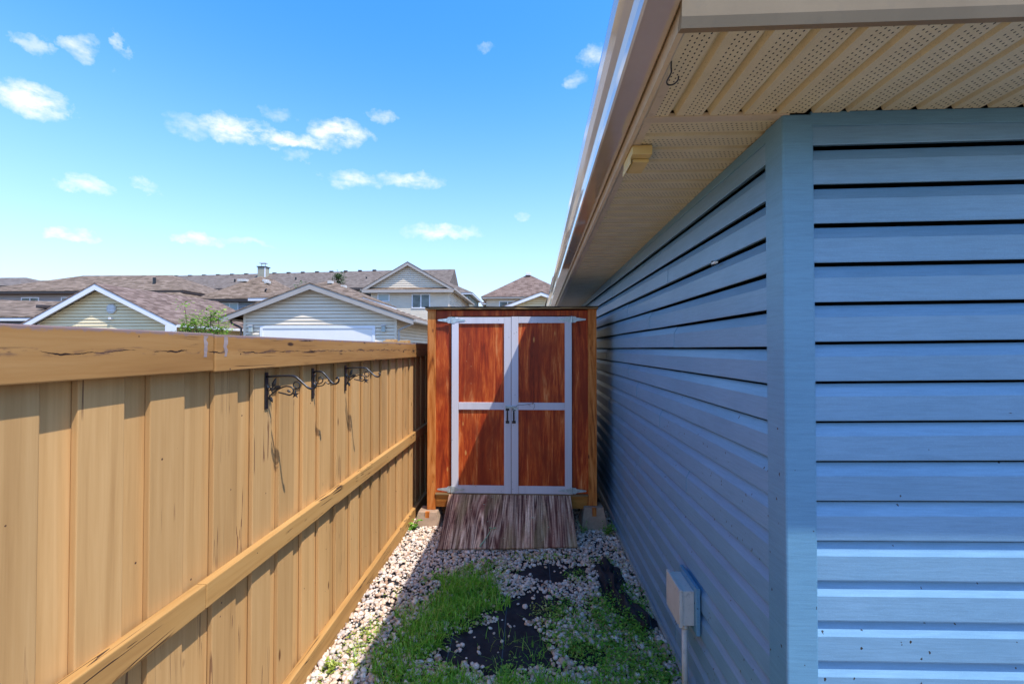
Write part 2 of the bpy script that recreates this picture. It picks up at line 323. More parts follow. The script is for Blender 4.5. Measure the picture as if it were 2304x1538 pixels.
# ------------------------------------------------------------------ mesh helpers
WL = {}
def _props(o, label=None, cat=None, group=None, kind=None):
    if label: o['label'] = label
    if cat: o['category'] = cat
    if group: o['group'] = group
    if kind: o['kind'] = kind
def thing(name, label, cat, loc=(0, 0, 0), group=None):
    o = bpy.data.objects.new(name, None); COL.objects.link(o); o.location = loc; o.empty_display_size = .1
    WL[o.name] = Vector(loc); _props(o, label, cat, group); return o
def link(name, me, mat, parent=None, world=(0, 0, 0), kind=None, label=None, cat=None, group=None):
    o = bpy.data.objects.new(name, me); COL.objects.link(o); w = Vector(world); WL[o.name] = w
    if mat is not None and not me.materials: me.materials.append(mat)
    if parent is not None: o.parent = parent; o.location = w-WL[parent.name]
    else: o.location = w
    _props(o, label, cat, group, kind); return o
class MB:
    def __init__(s): s.v = []; s.f = []
    def quad(s, *p):
        b = len(s.v); s.v += [tuple(q) for q in p]; s.f.append(tuple(range(b, b+len(p))))
    def box(s, x0, x1, y0, y1, z0, z1):
        b = len(s.v); s.v += [(x, y, z) for z in (z0, z1) for y in (y0, y1) for x in (x0, x1)]
        s.f += [tuple(b+i for i in q) for q in ((0, 2, 3, 1), (4, 5, 7, 6), (0, 1, 5, 4), (2, 6, 7, 3), (0, 4, 6, 2), (1, 3, 7, 5))]
    def sweep(s, prof, p0, p1, caps=True):     # prof(list of (a,b,c) offsets) carried from p0 to p1
        b = len(s.v); n = len(prof)
        for p in (p0, p1): s.v += [tuple(Vector(p)+Vector(q)) for q in prof]
        for i in range(n):
            j = (i+1) % n; s.f.append((b+i, b+j, b+n+j, b+n+i))
        if caps: s.f.append(tuple(range(b+n-1, b-1, -1))); s.f.append(tuple(range(b+n, b+2*n)))
    def tube(s, pts, r, n=8, flat=1.0):
        pts = [Vector(p) for p in pts]; b = len(s.v); up = Vector((0, 1, .01))
        rr = r if hasattr(r, '__len__') else [r]*len(pts)
        for i, p in enumerate(pts):
            d = (pts[min(i+1, len(pts)-1)]-pts[max(i-1, 0)]).normalized()
            u = up if abs(d.dot(up)) < .95 else Vector((1, 0, 0))
            a = d.cross(u).normalized(); c = d.cross(a)
            for k in range(n):
                t = 2*math.pi*k/n; s.v.append(tuple(p+a*math.cos(t)*rr[i]+c*math.sin(t)*rr[i]*flat))
        for i in range(len(pts)-1):
            for k in range(n):
                s.f.append((b+i*n+k, b+i*n+(k+1) % n, b+(i+1)*n+(k+1) % n, b+(i+1)*n+k))
        s.f.append(tuple(b+k for k in range(n-1, -1, -1))); e = b+(len(pts)-1)*n; s.f.append(tuple(e+k for k in range(n)))
    def build(s, name, mat, parent=None, origin=(0, 0, 0), bevel=0, smooth=False, **kw):
        me = bpy.data.meshes.new(name); o = Vector(origin)
        me.from_pydata([tuple(Vector(v)-o) for v in s.v], [], s.f)
        bm = bmesh.new(); bm.from_mesh(me)
        if bevel: bmesh.ops.bevel(bm, geom=list(bm.edges), offset=bevel, segments=2, profile=.6, affect='EDGES', clamp_overlap=True)
        bmesh.ops.recalc_face_normals(bm, faces=bm.faces); bm.to_mesh(me); bm.free()
        if smooth:
            for p in me.polygons: p.use_smooth = True
        return link(name, me, mat, parent, origin, **kw)
def part(name, x0, x1, y0, y1, z0, z1, mat, parent=None, bevel=0, **kw):
    b = MB(); b.box(x0, x1, y0, y1, z0, z1)
    return b.build(name, mat, parent, ((x0+x1)/2, (y0+y1)/2, (z0+z1)/2), bevel, **kw)
def again(o, world, parent=None, name=None):
    c = o.copy(); COL.objects.link(c); WL[c.name] = Vector(world); p = parent or o.parent; c.parent = p
    c.location = Vector(world)-(WL[p.name] if p else Vector((0, 0, 0))); return c
def spline(pts, n=6):
    P = [Vector(p) for p in pts]; P = [P[0]*2-P[1]]+P+[P[-1]*2-P[-2]]; out = []
    for i in range(1, len(P)-2):
        for k in range(n):
            t = k/n; a, b, c, d = P[i-1:i+3]
            out.append(.5*((2*b)+(c-a)*t+(2*a-5*b+4*c-d)*t*t+(3*b-a-3*c+d)*t**3))
    return out+[P[-2]]

# ------------------------------------------------------------------ the setting
def gh(x, y):
    t = min(1, max(0, (y-7.5)/7)); return .5*t*t*(3-2*t)
def make_ground():
    b = MB(); xs = [-600, -200, -90, -60, -40, -25, -15, -8, -4, -2, 0, 2, 5, 10, 25, 60, 200, 600]; ys = [-400, -60, -20, -5, 0, 3, 6, 7.5, 8.5, 9.5, 10.5, 11.5, 12.5, 13.5, 14.5, 20, 40, 80, 200, 900]
    b.v = [(x, y, gh(x, y)) for y in ys for x in xs]; n = len(xs)
    b.f = [(j*n+i, j*n+i+1, (j+1)*n+i+1, (j+1)*n+i) for j in range(len(ys)-1) for i in range(n-1)]
    b.build('ground', M['ground'], kind='structure')
    b = MB()
    for x0, x1 in ((-60, -1.5),):
        yy = [12.2, 13.5, 14.5, 17.5]
        for y0, y1 in zip(yy, yy[1:]): b.quad((x0, y0, gh(0, y0)+.006), (x1, y0, gh(0, y0)+.006), (x1, y1, gh(0, y1)+.006), (x0, y1, gh(0, y1)+.006))
    b.build('back_lane', M['asphalt'], kind='structure')
make_ground()

# ------------------------------------------------------------------ our garage
G = thing('garage', 'blue vinyl sided garage with beige perforated eaves filling the right side', 'garage', (.836, 1.516, 0))
WX = .8415; WY = 1.5215; YE = 9.5; XE = 7.0; C = .127
part('wall', WX+.001, XE, WY+.001, YE, -.05, 2.52, M['siding_smooth'], G)
PR = [(0, C+.004), (0, C-.010), (.0005, C-.011), (.0205, .078), (.0215, .004), (.0205, .0), (.0, .006)]
def plank(p0, p1, outv, z0, slope=0., clip=None):
    b = MB(); o = Vector(p0); pr = []
    for a, z in PR:
        if clip: z = min(z, clip)
        pr.append((outv[0]*a, outv[1]*a, z))
    wv = random.Random(int(z0*1000)+int(p0[1]*10)); slope += wv.uniform(-.0014, .0014)
    b.sweep(pr, (p0[0], p0[1], z0), (p1[0], p1[1], z0+slope)); mid = ((p0[0]+p1[0])/2, (p0[1]+p1[1])/2, z0)
    return b.build('siding_plank', M['siding'], G, mid)
side0 = 1.757; front0 = 1.774
k = 0
for k in range(-5, 15):
    z = side0-C*k
    if z+C > 2.52: clip = 2.475-z
    else: clip = None
    joint = random.Random(k*5+1).uniform(2.4, 5.6) if k != 0 else 2.63
    jj = [1.58, joint, 6.2+.3*(k % 3), YE]
    for a_, b_ in zip(jj, jj[1:]):
        ov = .0022 if a_ == joint else 0.
        plank((WX-ov, a_), (WX-ov, b_+.015), (-1, 0), z+ov*.3, clip=clip)
for k in range(-5, 15):
    z = front0-C*k; clip = 2.475-z if z+C > 2.52 else None
    plank((.895, WY), (3.6, WY), (0, -1), z-.002, .030, clip)
    plank((3.58, WY-.002), (XE, WY-.002), (0, -1), z+.028, .03, clip)
# top trims
part('trim', .82-.004, .836, 1.60, YE, 2.462, 2.502, M['siding_smooth'], G, .002)
part('trim', .905, XE, 1.496, 1.516, 2.468, 2.515, M['siding_smooth'], G, .002)
b = MB()
pf = [(.815, 1.602), (.815, 1.500), (.817, 1.4955), (.8215, 1.494), (.9065, 1.494), (.9065, 1.516), (.838, 1.516), (.838, 1.602)]
n = len(pf); b.v = [(x, y, -.02) for x, y in pf]+[(x, y, 2.503) for x, y in pf]
b.f = [(i, (i+1) % n, n+(i+1) % n, n+i) for i in range(n)]+[tuple(range(n-1, -1, -1)), tuple(range(n, 2*n))]
b.build('corner_post', M['siding_smooth'], G, (.86, 1.55, 0))
part('post_flange', .9068, .913, 1.4975, 1.512, -.02, 2.47, M['siding_smooth'], G, .001)
part('foundation', .802, .834, 1.50, YE, -.05, .028, M['concrete2'], G, .004)
part('foundation', .836, XE, 1.485, 1.515, -.05, -.004, M['concrete2'], G, .004)
# eave that sags and drifts a little along the wall
def ez(y): return 2.508-.012*(y-1.5)
def ex(y): return .354+.011*(y-1.07)
YF = 1.07
zs = 2.508
# soffit panels: three ribs each, front eave ribs run away from the camera, side eave ribs run across
def soffit_profile(pitch=.10833, n=3):
    p = []
    for i in range(n):
        u = i*pitch; p += [(u, 0), (u+.078, 0), (u+.0865, .019), (u+.0945, .019), (u+.103, 0)]
    p.append((n*pitch, 0)); return p
def soffit_panel(axis, length, mat):
    pr = soffit_profile(); b = MB(); n = len(pr)
    for l in (0, length):
        for dz in (0, .004):
            for u, z in pr: b.v.append((u, l, z+dz) if axis == 'y' else (l, u, z+dz))
    for i in range(n-1):
        b.f += [(i, i+1, 2*n+i+1, 2*n+i), (n+i, n+i+1, 3*n+i+1, 3*n+i), (i, i+1, n+i+1, n+i), (2*n+i, 2*n+i+1, 3*n+i+1, 3*n+i)]
    return b
sp0 = soffit_panel('y', .415, M['soffit_front']).build('soffit_panel', M['soffit_front'], G); 
P3 = .325
sp0.location = Vector((.372, 1.078, zs))-WL[G.name]; WL[sp0.name] = Vector((.372, 1.078, zs))
for i in range(1, 20): again(sp0, (.372+i*(P3+.0015), 1.078+(.0008 if i % 2 else 0), zs+.0045*i*.55-.0012*(i % 2)))
sd0 = soffit_panel('x', .47, M['soffit_side']).build('soffit_panel', M['soffit_side'], G)
for i in range(24):
    y = 1.531+i*(P3+.0015)
    if y > YE-.2: break
    w = (ex(y)+.006, y, ez(y)+.0005)
    if i == 0: sd0.location = Vector(w)-WL[G.name]; WL[sd0.name] = Vector(w); o = sd0
    else: o = again(sd0, w)
    o.rotation_euler = (-.012, 0, 0)
part('soffit_trim', .366, .838, 1.493, 1.530, zs-.004, zs+.010, M['beige_metal'], G, .002)
# fascia, J channel and gutter along the side; fascia in front
def run(name, prof, mat, y0, y1, smooth=False):
    b = MB(); pr = [(x, 0, z) for x, z in prof]
    b.sweep(pr, (ex(y0), y0, ez(y0)), (ex(y1), y1, ez(y1))); return b.build(name, mat, G, (ex(y0), y0, ez(y0)), smooth=smooth)
run('fascia', [(0, -.004), (.012, -.008), (.020, -.002), (.020, .16), (.004, .16), (.002, .02)], M['beige_metal'], YF, YE+.05)
run('soffit_channel', [(.021, -.003), (.048, -.002), (.048, .006), (.021, .007)], M['beige_metal'], YF+.02, YE+.03)
gp = [(-.002, .160), (-.002, .046), (-.006, .042), (-.082, .042), (-.088, .048), (-.092, .068), (-.100, .088), (-.116, .104), (-.130, .120), (-.136, .146), (-.136, .156), (-.128, .158)]
b = MB(); ng = len(gp); inner = [(x+.0025 if x < -.01 else x-.0015, z+.0025) for x, z in gp[::-1]]
ring = gp+inner
b.sweep([(x, 0, z) for x, z in ring], (ex(YF-.02), YF-.02, ez(YF)), (ex(YE+.1), YE+.1, ez(YE+.1)))
b.build('gutter', M['gutter'], G, (ex(YF), YF, ez(YF)))
b = MB(); ang = [(YF-.022), (YF-.018)]
b.v = [(ex(y)+x, y, ez(YF)+z) for y in ang for x, z in gp]; b.f = [tuple(range(ng)), tuple(range(2*ng-1, ng-1, -1))]+[(i, (i+1) % ng, ng+(i+1) % ng, ng+i) for i in range(ng)]
b.build('gutter_end_cap', M['gutter'], G, (ex(YF), YF, ez(YF)))
b = MB(); sl = .0045/.59/.55*0+.0078
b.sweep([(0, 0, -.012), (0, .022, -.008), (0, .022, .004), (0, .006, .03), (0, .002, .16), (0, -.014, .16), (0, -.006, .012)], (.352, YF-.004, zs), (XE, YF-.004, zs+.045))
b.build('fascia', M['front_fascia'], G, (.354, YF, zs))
# hip roof
def hip_mesh(x0, x1, y0, y1, ze, pitch, t=.03):
    b = MB(); w = min(x1-x0, y1-y0)/2; zr = ze+w*pitch
    if x1-x0 < y1-y0: r0 = ((x0+x1)/2, y0+w, zr); r1 = ((x0+x1)/2, y1-w, zr)
    else: r0 = (x0+w, (y0+y1)/2, zr); r1 = (x1-w, (y0+y1)/2, zr)
    a, bb, c, d = (x0, y0, ze), (x1, y0, ze), (x1, y1, ze), (x0, y1, ze)
    b.v = [a, bb, c, d, r0, r1]+[(p[0], p[1], p[2]-t) for p in (a, bb, c, d)]
    if x1-x0 < y1-y0: b.f = [(0, 1, 4), (1, 2, 5, 4), (2, 3, 5), (3, 0, 4, 5)]
    else: b.f = [(0, 1, 5, 4), (1, 2, 5), (2, 3, 4, 5), (3, 0, 4)]
    b.f += [(6, 7, 1, 0), (7, 8, 2, 1), (8, 9, 3, 2), (9, 6, 0, 3), (9, 8, 7, 6)]
    return b
hip_mesh(.315, XE+.5, YF-.03, YE+.4, 2.685, .38, .012).build('roof', M['sh_brown'], G, (3, 5, 2.7))

# things fixed on the garage
J = thing('junction_box', 'grey plastic electrical junction box on a conduit low on the blue side wall', 'electrical box', (.82, 2.25, .0))
part('backing_plate', .795, .815, 2.235, 2.485, .372, .598, M['siding_smooth'], J, .003)
part('box_body', .738, .795, 2.262, 2.462, .405, .572, M['pvc'], J, .004)
part('cover', .722, .7375, 2.254, 2.470, .398, .580, M['pvc'], J, .003)
for y, z in ((2.266, .57), (2.458, .57), (2.266, .408), (2.458, .408)):
    b = MB(); b.tube([(.7225, y, z), (.7195, y, z)], .004, 8); b.build('screw', M['galv'], J, (.72, y, z))
b = MB(); b.tube([(.757, 2.29, -.03), (.757, 2.29, .43)], .0135, 16); b.build('conduit', M['pvc'], J, (.757, 2.29, .2), smooth=True)
b = MB(); b.tube([(.757, 2.29, .378), (.757, 2.29, .4045)], .017, 16); b.build('conduit_collar', M['pvc'], J, (.757, 2.29, .39), smooth=True)

b = MB(); hk = spline([(.372, 1.205, 2.508), (.375, 1.216, 2.498), (.379, 1.228, 2.492), (.377, 1.240, 2.486), (.374, 1.252, 2.480), (.381, 1.260, 2.476), (.394, 1.258, 2.476), (.402, 1.247, 2.480), (.401, 1.236, 2.485)], 5)
b.tube(hk, .0022, 8); b.build('screw_hook', M['black_metal'], smooth=True, origin=(.38, 1.22, 2.47), label='black S shaped wire hook screwed up under the beige eave corner', cat='hook')
SN = thing('eave_sensor_box', 'small square yellowed plastic sensor box under the side eave', 'sensor', (.42, 1.78, 2.47))
b = MB(); b.box(.378, .452, 1.690, 1.850, 2.468, 2.502); b.build('housing', M['sensor'], SN, (.41, 1.77, 2.48), .003)
b = MB(); b.box(.389, .449, 1.730, 1.846, 2.455, 2.467); b.build('cover', M['sensor'], SN, (.41, 1.78, 2.46), .003)
part('side_flap', .3765, .3795, 1.72, 1.86, 2.445, 2.4675, M['sensor'], SN, .001)
CP = thing('siding_clip', 'tiny white and black clip hooked under a blue siding course', 'clip', (.815, 2.03, 2.13))
part('clip_plate', .800, .815, 2.005, 2.040, 2.122, 2.129, M['white_clip'], CP, .001)
part('clip_hook', .803, .817, 2.042, 2.052, 2.118, 2.138, M['black_metal'], CP, .002)

# ------------------------------------------------------------------ fence
F = thing('fence', 'tan stained board fence with a thick cap rail running along the left side', 'fence', (-1.2, 3, 0))
starts = [1.165, 1.399, 1.543, 1.69, 1.935, 2.142, 2.37, 2.56, 2.79, 3.02, 3.235, 3.45, 3.65, 3.885, 4.10, 4.30, 4.53]
y = .932
while y > -2.2: starts.insert(0, y); y -= .233
y = 4.76
while y < 8.3: starts.append(y); y += .232
XF = -1.203
def board(x0, x1, y0, y1):
    z0 = random.uniform(.0, .015); b = MB(); 
    tw = random.uniform(-.0012, .0012)
    b.box(x0, x1, y0, y1, -.02, 1.735)
    o = b.build('fence_board', M['fence_z'], F, ((x0+x1)/2, (y0+y1)/2, .86), .003)
    o.rotation_euler = (random.uniform(-.0015, .0015), 0, tw*4)
for i, y in enumerate(starts):
    if abs(y-1.543) < .001: continue
    w = .14 if y != 1.399 else .144
    dx = random.uniform(-.0012, .0012)
    board(XF-.019+dx, XF+dx, y, y+w)
    nx = starts[i+1] if i+1 < len(starts) else y+.232
    if abs(nx-1.543) < .001: nx = 1.69
    mid = (y+w+nx)/2; gw = max(.11, nx-y-w+.04)
    board(XF-.040+dx*.5, XF-.0215+dx*.5, mid-gw/2, mid+gw/2)
for y0, y1 in ((-2.2, 1.632), (1.636, 4.62), (4.624, 8.3)):
    d = .0 if y0 < 1 else (.004 if y0 < 2 else .0)
    part('cap_board', -1.203+d, -1.165+d, y0, y1, 1.668-d, 1.806-d, M['cap'], F, .004)
for y0, y1 in ((-2.2, 1.604), (1.607, 4.60), (4.603, 8.3)):
    part('rail', -1.2025, -1.165, y0, y1, .815, .904, M['fence_y'], F, .004)
    part('kickboard', -1.2025, -1.165, y0, y1, -.03, .131, M['fence_y'], F, .004)
part('rail', -1.28, -1.242, -2.2, 8.3, 1.58, 1.67, M['fence_y'], F, .003)
for y in (-1.0, 1.62, 4.2, 4.66, 7.2): part('fence_post', -1.34, -1.25, y-.045, y+.045, -.1, 1.74 if y < 4 else 1.835, M['fence_z'], F, .004)
# cleats whose ends show as two small blocks over the cap near the shed
for y in (4.13, 4.48): part('post_top', -1.345, -1.247, y-.02, y+.02, 1.80, 1.822, M['fence_z'], F, .003)
# two worn grey patches either side of the cap joint
def peel(y, seed):
    r = random.Random(seed); b = MB(); pts = []
    for j in range(7):
        z = 1.795-j*.0125; pts.append((y+r.uniform(-.004, .004), z, r.uniform(.006, .012)))
    for (ya, za, wa), (yb, zb, wb) in zip(pts, pts[1:]):
        b.quad((0, ya-wa, za), (0, ya+wa, za), (0, yb+wb, zb), (0, yb-wb, zb))
    x = -1.1642 if y < 1.63 else -1.1602
    b.v = [(x, v[1], v[2]) for v in b.v]; b.build('bare_patch', M['weather'], F, (x, y, 1.75))
peel(1.588, 2); peel(1.69, 5)

# iron brackets on the fence
def star(b, c, r, n=5, ph=.3):
    cx, cy, cz = c; rim = []
    for i in range(2*n):
        rr = r if i % 2 == 0 else r*.38; a = ph+math.pi*i/n; rim.append((cx+math.cos(a)*rr, cy, cz+math.sin(a)*rr))
    f0 = len(b.v); b.v += rim+[(cx, cy-.003, cz), (cx, cy+.003, cz)]; m = 2*n
    for i in range(m): b.f += [(f0+i, f0+(i+1) % m, f0+m), (f0+(i+1) % m, f0+i, f0+m+1)]
def leafshape(b, p0, p1, w):
    p0 = Vector(p0); p1 = Vector(p1); d = p1-p0; s = Vector((-d.z, 0, d.x)).normalized()*w
    P = [p0, p0+d*.35+s, p0+d*.7+s*.7, p1, p0+d*.7-s*.7, p0+d*.35-s]; m = p0+d*.45; f0 = len(b.v)
    b.v += [tuple(q) for q in P]+[tuple(m+Vector((0, -.004, 0))), tuple(m+Vector((0, .003, 0)))]
    for i in range(6): b.f += [(f0+i, f0+(i+1) % 6, f0+6), (f0+(i+1) % 6, f0+i, f0+7)]
def bracket(y, label, spiral=False):
    X0 = XF+.001
    t = thing('plant_bracket', label, 'bracket', (X0, y, 1.55), 'black iron plant brackets on the fence')
    def q(u, z): return (X0+u, y, z)
    b = MB(); b.box(X0, X0+.007, y-.011, y+.011, 1.476, 1.642); b.build('back_plate', M['black_metal'], t, (X0, y, 1.55), .002)
    if not spiral:
        b = MB(); b.tube(spline([q(.006, 1.622), q(.06, 1.626), q(.128, 1.625), q(.155, 1.610), q(.175, 1.592), q(.198, 1.573), q(.218, 1.568), q(.229, 1.578), q(.228, 1.588), q(.220, 1.590)], 5), .0052, 8)
        b.build('arm', M['black_metal'], t, q(0, 1.6), smooth=True)
        b = MB(); b.tube(spline([q(.004, 1.505), q(.02, 1.535), q(.05, 1.560), q(.085, 1.577), q(.112, 1.578), q(.128, 1.567), q(.127, 1.550), q(.112, 1.540), q(.090, 1.545), q(.060, 1.552)], 5), .0035, 7)
        c = [(.142+.019*math.cos(a)*(1-.03*i), 1.585+.019*math.sin(a)*(1-.03*i)) for i, a in enumerate([-2+.5*k for k in range(15)])]
        b.tube([q(u, z) for u, z in c], .003, 7); b.build('scroll', M['black_metal'], t, q(.08, 1.57), smooth=True)
        b = MB(); star(b, q(.138, 1.543), .021)
        star(b, q(.028, 1.566), .020, 5, 1.1)
        leafshape(b, q(.030, 1.570), q(.050, 1.620), .010); leafshape(b, q(.035, 1.568), q(.074, 1.580), .009); leafshape(b, q(.012, 1.560), q(.006, 1.592), .008)
        leafshape(b, q(.098, 1.562), q(.118, 1.552), .006); leafshape(b, q(.018, 1.535), q(.034, 1.505), .009)
        b.build('iron_leaves', M['black_metal'], t, q(.05, 1.57))
    else:
        b = MB(); b.tube(spline([q(.006, 1.618), q(.03, 1.625), q(.06, 1.618), q(.085, 1.592), q(.108, 1.566), q(.128, 1.556), q(.146, 1.566), q(.150, 1.584), q(.140, 1.590), q(.134, 1.583)], 5), .0052, 8); b.build('arm', M['black_metal'], t, q(0, 1.6), smooth=True)
        b = MB(); b.tube([q(.042+(.036-.0022*k)*math.cos(2.2+.5*k), 1.582+(.036-.0022*k)*math.sin(2.2+.5*k)) for k in range(15)], .0034, 7)
        b.tube(spline([q(.006, 1.545), q(.03, 1.543), q(.06, 1.548), q(.075, 1.565), q(.090, 1.556), q(.100, 1.562), q(.096, 1.574), q(.088, 1.572)], 5), .003, 7)
        b.build('scroll', M['black_metal'], t, q(.05, 1.58), smooth=True)
bracket(2.025, 'black iron leaf scroll bracket nearest the camera below the fence cap')
bracket(2.467, 'middle black iron bracket with one round spiral scroll below the fence cap', True)
bracket(2.913, 'farthest black iron leaf scroll bracket, nearest the red shed')

# ------------------------------------------------------------------ shed
def sx(px): return -.774+(px-1018)*.004405
def szz(py): return 2.069-(py-712)*.004407
SH = thing('shed', 'narrow red stained plywood shed with grey framed double doors', 'shed', (-.19, 4.6, 0))
YS = 4.5
part('corner_post', -1.024, -.940, YS, YS+.04, .155, 2.140, M['shed_post'], SH, .004)
part('corner_post', .568, .652, YS, YS+.04, .215, 2.140, M['shed_post'], SH, .004)
part('front_panel', -.9395, -.792, YS+.014, YS+.026, .325, 2.128, M['shed_ply'], SH, .001)
part('front_panel', .412, .5675, YS+.014, YS+.026, .325, 2.128, M['shed_ply'], SH, .001)
part('front_panel', -.791, .411, YS+.014, YS+.026, 2.074, 2.128, M['shed_ply'], SH, .001)
part('side_wall', -1.020, -1.008, YS+.041, 6.3, .30, 2.13, M['shed_ply'], SH)
part('side_wall', .636, .648, YS+.041, 6.3, .30, 2.13, M['shed_ply'], SH)
part('back_wall', -1.02, .648, 6.3, 6.312, .30, 2.13, M['shed_ply'], SH)
part('floor', -1.0, .63, YS+.045, 6.29, .30, .318, M['ply_edge'], SH)
part('sill_lip', -.9395, .5675, YS-.012, YS+.04, .306, .323, M['ply_edge'], SH, .002)
part('floor_joist', -.935, .564, YS+.004, YS+.042, .185, .305, M['joist'], SH, .003)
part('floor_joist', -.97, -.93, YS+.045, 6.3, .185, .299, M['joist'], SH)
part('floor_joist', .56, .60, YS+.045, 6.3, .185, .299, M['joist'], SH)
b = MB(); r = random.Random(9); nseg = 26; x0, x1 = -1.042, .664
for i in range(nseg+1):
    x = x0+(x1-x0)*i/nseg; dz = r.uniform(-.002, .002)+(-.005 if i == 0 else 0); dy = r.uniform(-.004, .004)
    b.v += [(x, YS-.03+dy, 2.141+dz), (x, YS-.03+dy, 2.156+dz), (x, 6.4, 2.06), (x, 6.4, 2.045)]
for i in range(nseg):
    a = i*4; b.f += [(a+j, a+(j+1) % 4, a+4+(j+1) % 4, a+4+j) for j in range(4)]
b.f += [(0, 1, 2, 3), (nseg*4+3, nseg*4+2, nseg*4+1, nseg*4)]
b.build('roof', M['ply_edge'], SH, (-.2, 5.4, 2.1))
b = MB()
for i in range(nseg+1):
    x = x0-.006+(x1-x0+.012)*i/nseg; dz = r.uniform(-.0015, .002)
    b.v += [(x, YS-.036+r.uniform(-.003, .003), 2.1585+dz), (x, YS-.036, 2.165+dz), (x, 6.42, 2.068), (x, 6.42, 2.062)]
for i in range(nseg):
    a = i*4; b.f += [(a+j, a+(j+1) % 4, a+4+(j+1) % 4, a+4+j) for j in range(4)]
b.f += [(0, 1, 2, 3), (nseg*4+3, nseg*4+2, nseg*4+1, nseg*4)]
b.build('roofing_felt', M['tar'], SH, (-.2, 5.4, 2.1))
def hinge(door, xc, z, tilt=0):
    b = MB(); y = YS-.0145
    for s in (-1, 1):
        P = [(xc+s*.006, z-.030), (xc+s*.032, z-.030), (xc+s*.045, z-.018), (xc+s*.133, z-.007), (xc+s*.140, z), (xc+s*.133, z+.007), (xc+s*.045, z+.018), (xc+s*.032, z+.030), (xc+s*.006, z+.030)]
        f0 = len(b.v); m = len(P); b.v += [(u, y, w) for u, w in P]+[(u, y+.003, w) for u, w in P]
        b.f += [tuple(range(f0+m-1, f0-1, -1)), tuple(range(f0+m, f0+2*m))]+[(f0+i, f0+(i+1) % m, f0+m+(i+1) % m, f0+m+i) for i in range(m)]
        for u in (.05, .085, .12): b.tube([(xc+s*u, y-.0015, z), (xc+s*u, y, z)], .0035, 6)
    b.tube([(xc, y-.002, z-.033), (xc, y-.002, z+.033)], .006, 8)
    b.build('hinge', M['galv'], door, (xc, y, z))
def door(x0, x1, side, zt):
    d = part('door', x0, x1, YS+.003, YS+.0135, .330, zt, M['shed_ply'], SH, .001)   # the ply leaf
    y0, y1 = YS-.011, YS+.0028; wl = .068
    part('stile', x0, x0+wl, y0, y1, .326, zt, M['grey_trim'], d, .002)
    part('stile', x1-wl, x1, y0, y1, .326, zt, M['grey_trim'], d, .002)
    for za, zb in ((zt-.064, zt-.001), (1.148, 1.219), (.327, .402)): part('door_rail', x0+wl+.001, x1-wl-.001, y0+.001, y1, za, zb, M['grey_trim'], d, .002)
    xc = x0-.002 if side < 0 else x1+.002
    hinge(d, xc, zt-.030); hinge(d, xc, .362)
    xh = x1-.034 if side < 0 else x0+.024; zh = 1.090
    b = MB(); yy = y0-.0005
    for z in (zh+.062, zh-.062): b.box(xh-.018, xh+.018, yy-.003, yy, z-.013, z+.013)
    b.tube(spline([(xh, yy-.002, zh+.062), (xh, yy-.026, zh+.045), (xh, yy-.034, zh), (xh, yy-.026, zh-.045), (xh, yy-.002, zh-.062)], 4), [.006]*5+[.008]*7+[.006]*5, 8)
    b.build('handle', M['black_metal'], d, (xh, yy, zh), smooth=False)
    return d
dl = door(-.779, -.190, -1, 2.062); dr = door(-.1855, .407, 1, 2.066)
b = MB(); b.box(-.246, -.166, YS-.0175, YS-.0125, 1.165, 1.190); b.box(-.246, -.241, YS-.028, YS-.018, 1.150, 1.195); b.tube([(-.246, YS-.022, 1.183), (-.14, YS-.022, 1.183)], .006, 8); b.build('hasp', M['galv'], dl, (-.2, YS, 1.18))
b = MB(); b.tube([(-.168+.016*math.cos(t), YS-.03, 1.168+.018*math.sin(t)) for t in [i*.45 for i in range(15)]], .003, 6); b.box(-.165, -.125, YS-.0175, YS-.0125, 1.148, 1.172); b.build('staple', M['galv'], dr, (-.15, YS, 1.17))
b = MB(); b.tube(spline([(-.142, YS-.02, 1.176), (-.12, YS-.03, 1.196), (-.06, YS-.032, 1.201), (.012, YS-.03, 1.213), (.03, YS-.034, 1.222), (.022, YS-.03, 1.205)], 5), .0018, 6)
b.tube(spline([(.028, YS-.034, 1.220), (.044, YS-.03, 1.200), (.040, YS-.03, 1.175), (.030, YS-.03, 1.160)], 5), .0014, 6); b.tube([(-.03, YS-.032, 1.206), (.004, YS-.03, 1.192)], .0014, 5)
b.build('twisted_wire', M['wire'], origin=(-.05, YS, 1.2), label='thin dark twisted wire looped through the shed door hasp', cat='wire')
# pier blocks
def pier(x, y, top, label):
    b = MB(); w0, w1 = .135, .092
    v = [(s*w, t*w, z) for w, z in ((w0, -.03), (w0*.98, .0), (w1, top)) for s, t in ((-1, -1), (1, -1), (1, 1), (-1, 1))]
    b.v = v; b.f = [(3, 2, 1, 0), (8, 9, 10, 11)]+[(l*4+i, l*4+(i+1) % 4, (l+1)*4+(i+1) % 4, (l+1)*4+i) for l in range(2) for i in range(4)]
    t_ = thing('pier_block', label, 'concrete block', (x, y, 0), 'concrete pier blocks under the shed')
    b.v = [(x+p[0], y+p[1], p[2]) for p in b.v]; b.build('block_body', M['concrete'], t_, (x, y, 0), .005)
    b = MB(); b.box(x-.02, x+.02, y-w1-.014, y-w1+.01, top-.075, top+.004); b.build('notch_cleat', M['shed_post'], t_, (x, y, top))
pier(-1.005, 4.53, .155, 'tan concrete pier block under the left front post of the shed')
pier(.615, 4.53, .215, 'tan concrete pier block under the right front post of the shed, beside the blue wall')
pier(-.99, 6.2, .20, 'concrete pier block under the rear left of the shed, behind the front block')
pier(.615, 6.2, .20, 'concrete pier block under the rear right of the shed, behind the front block')
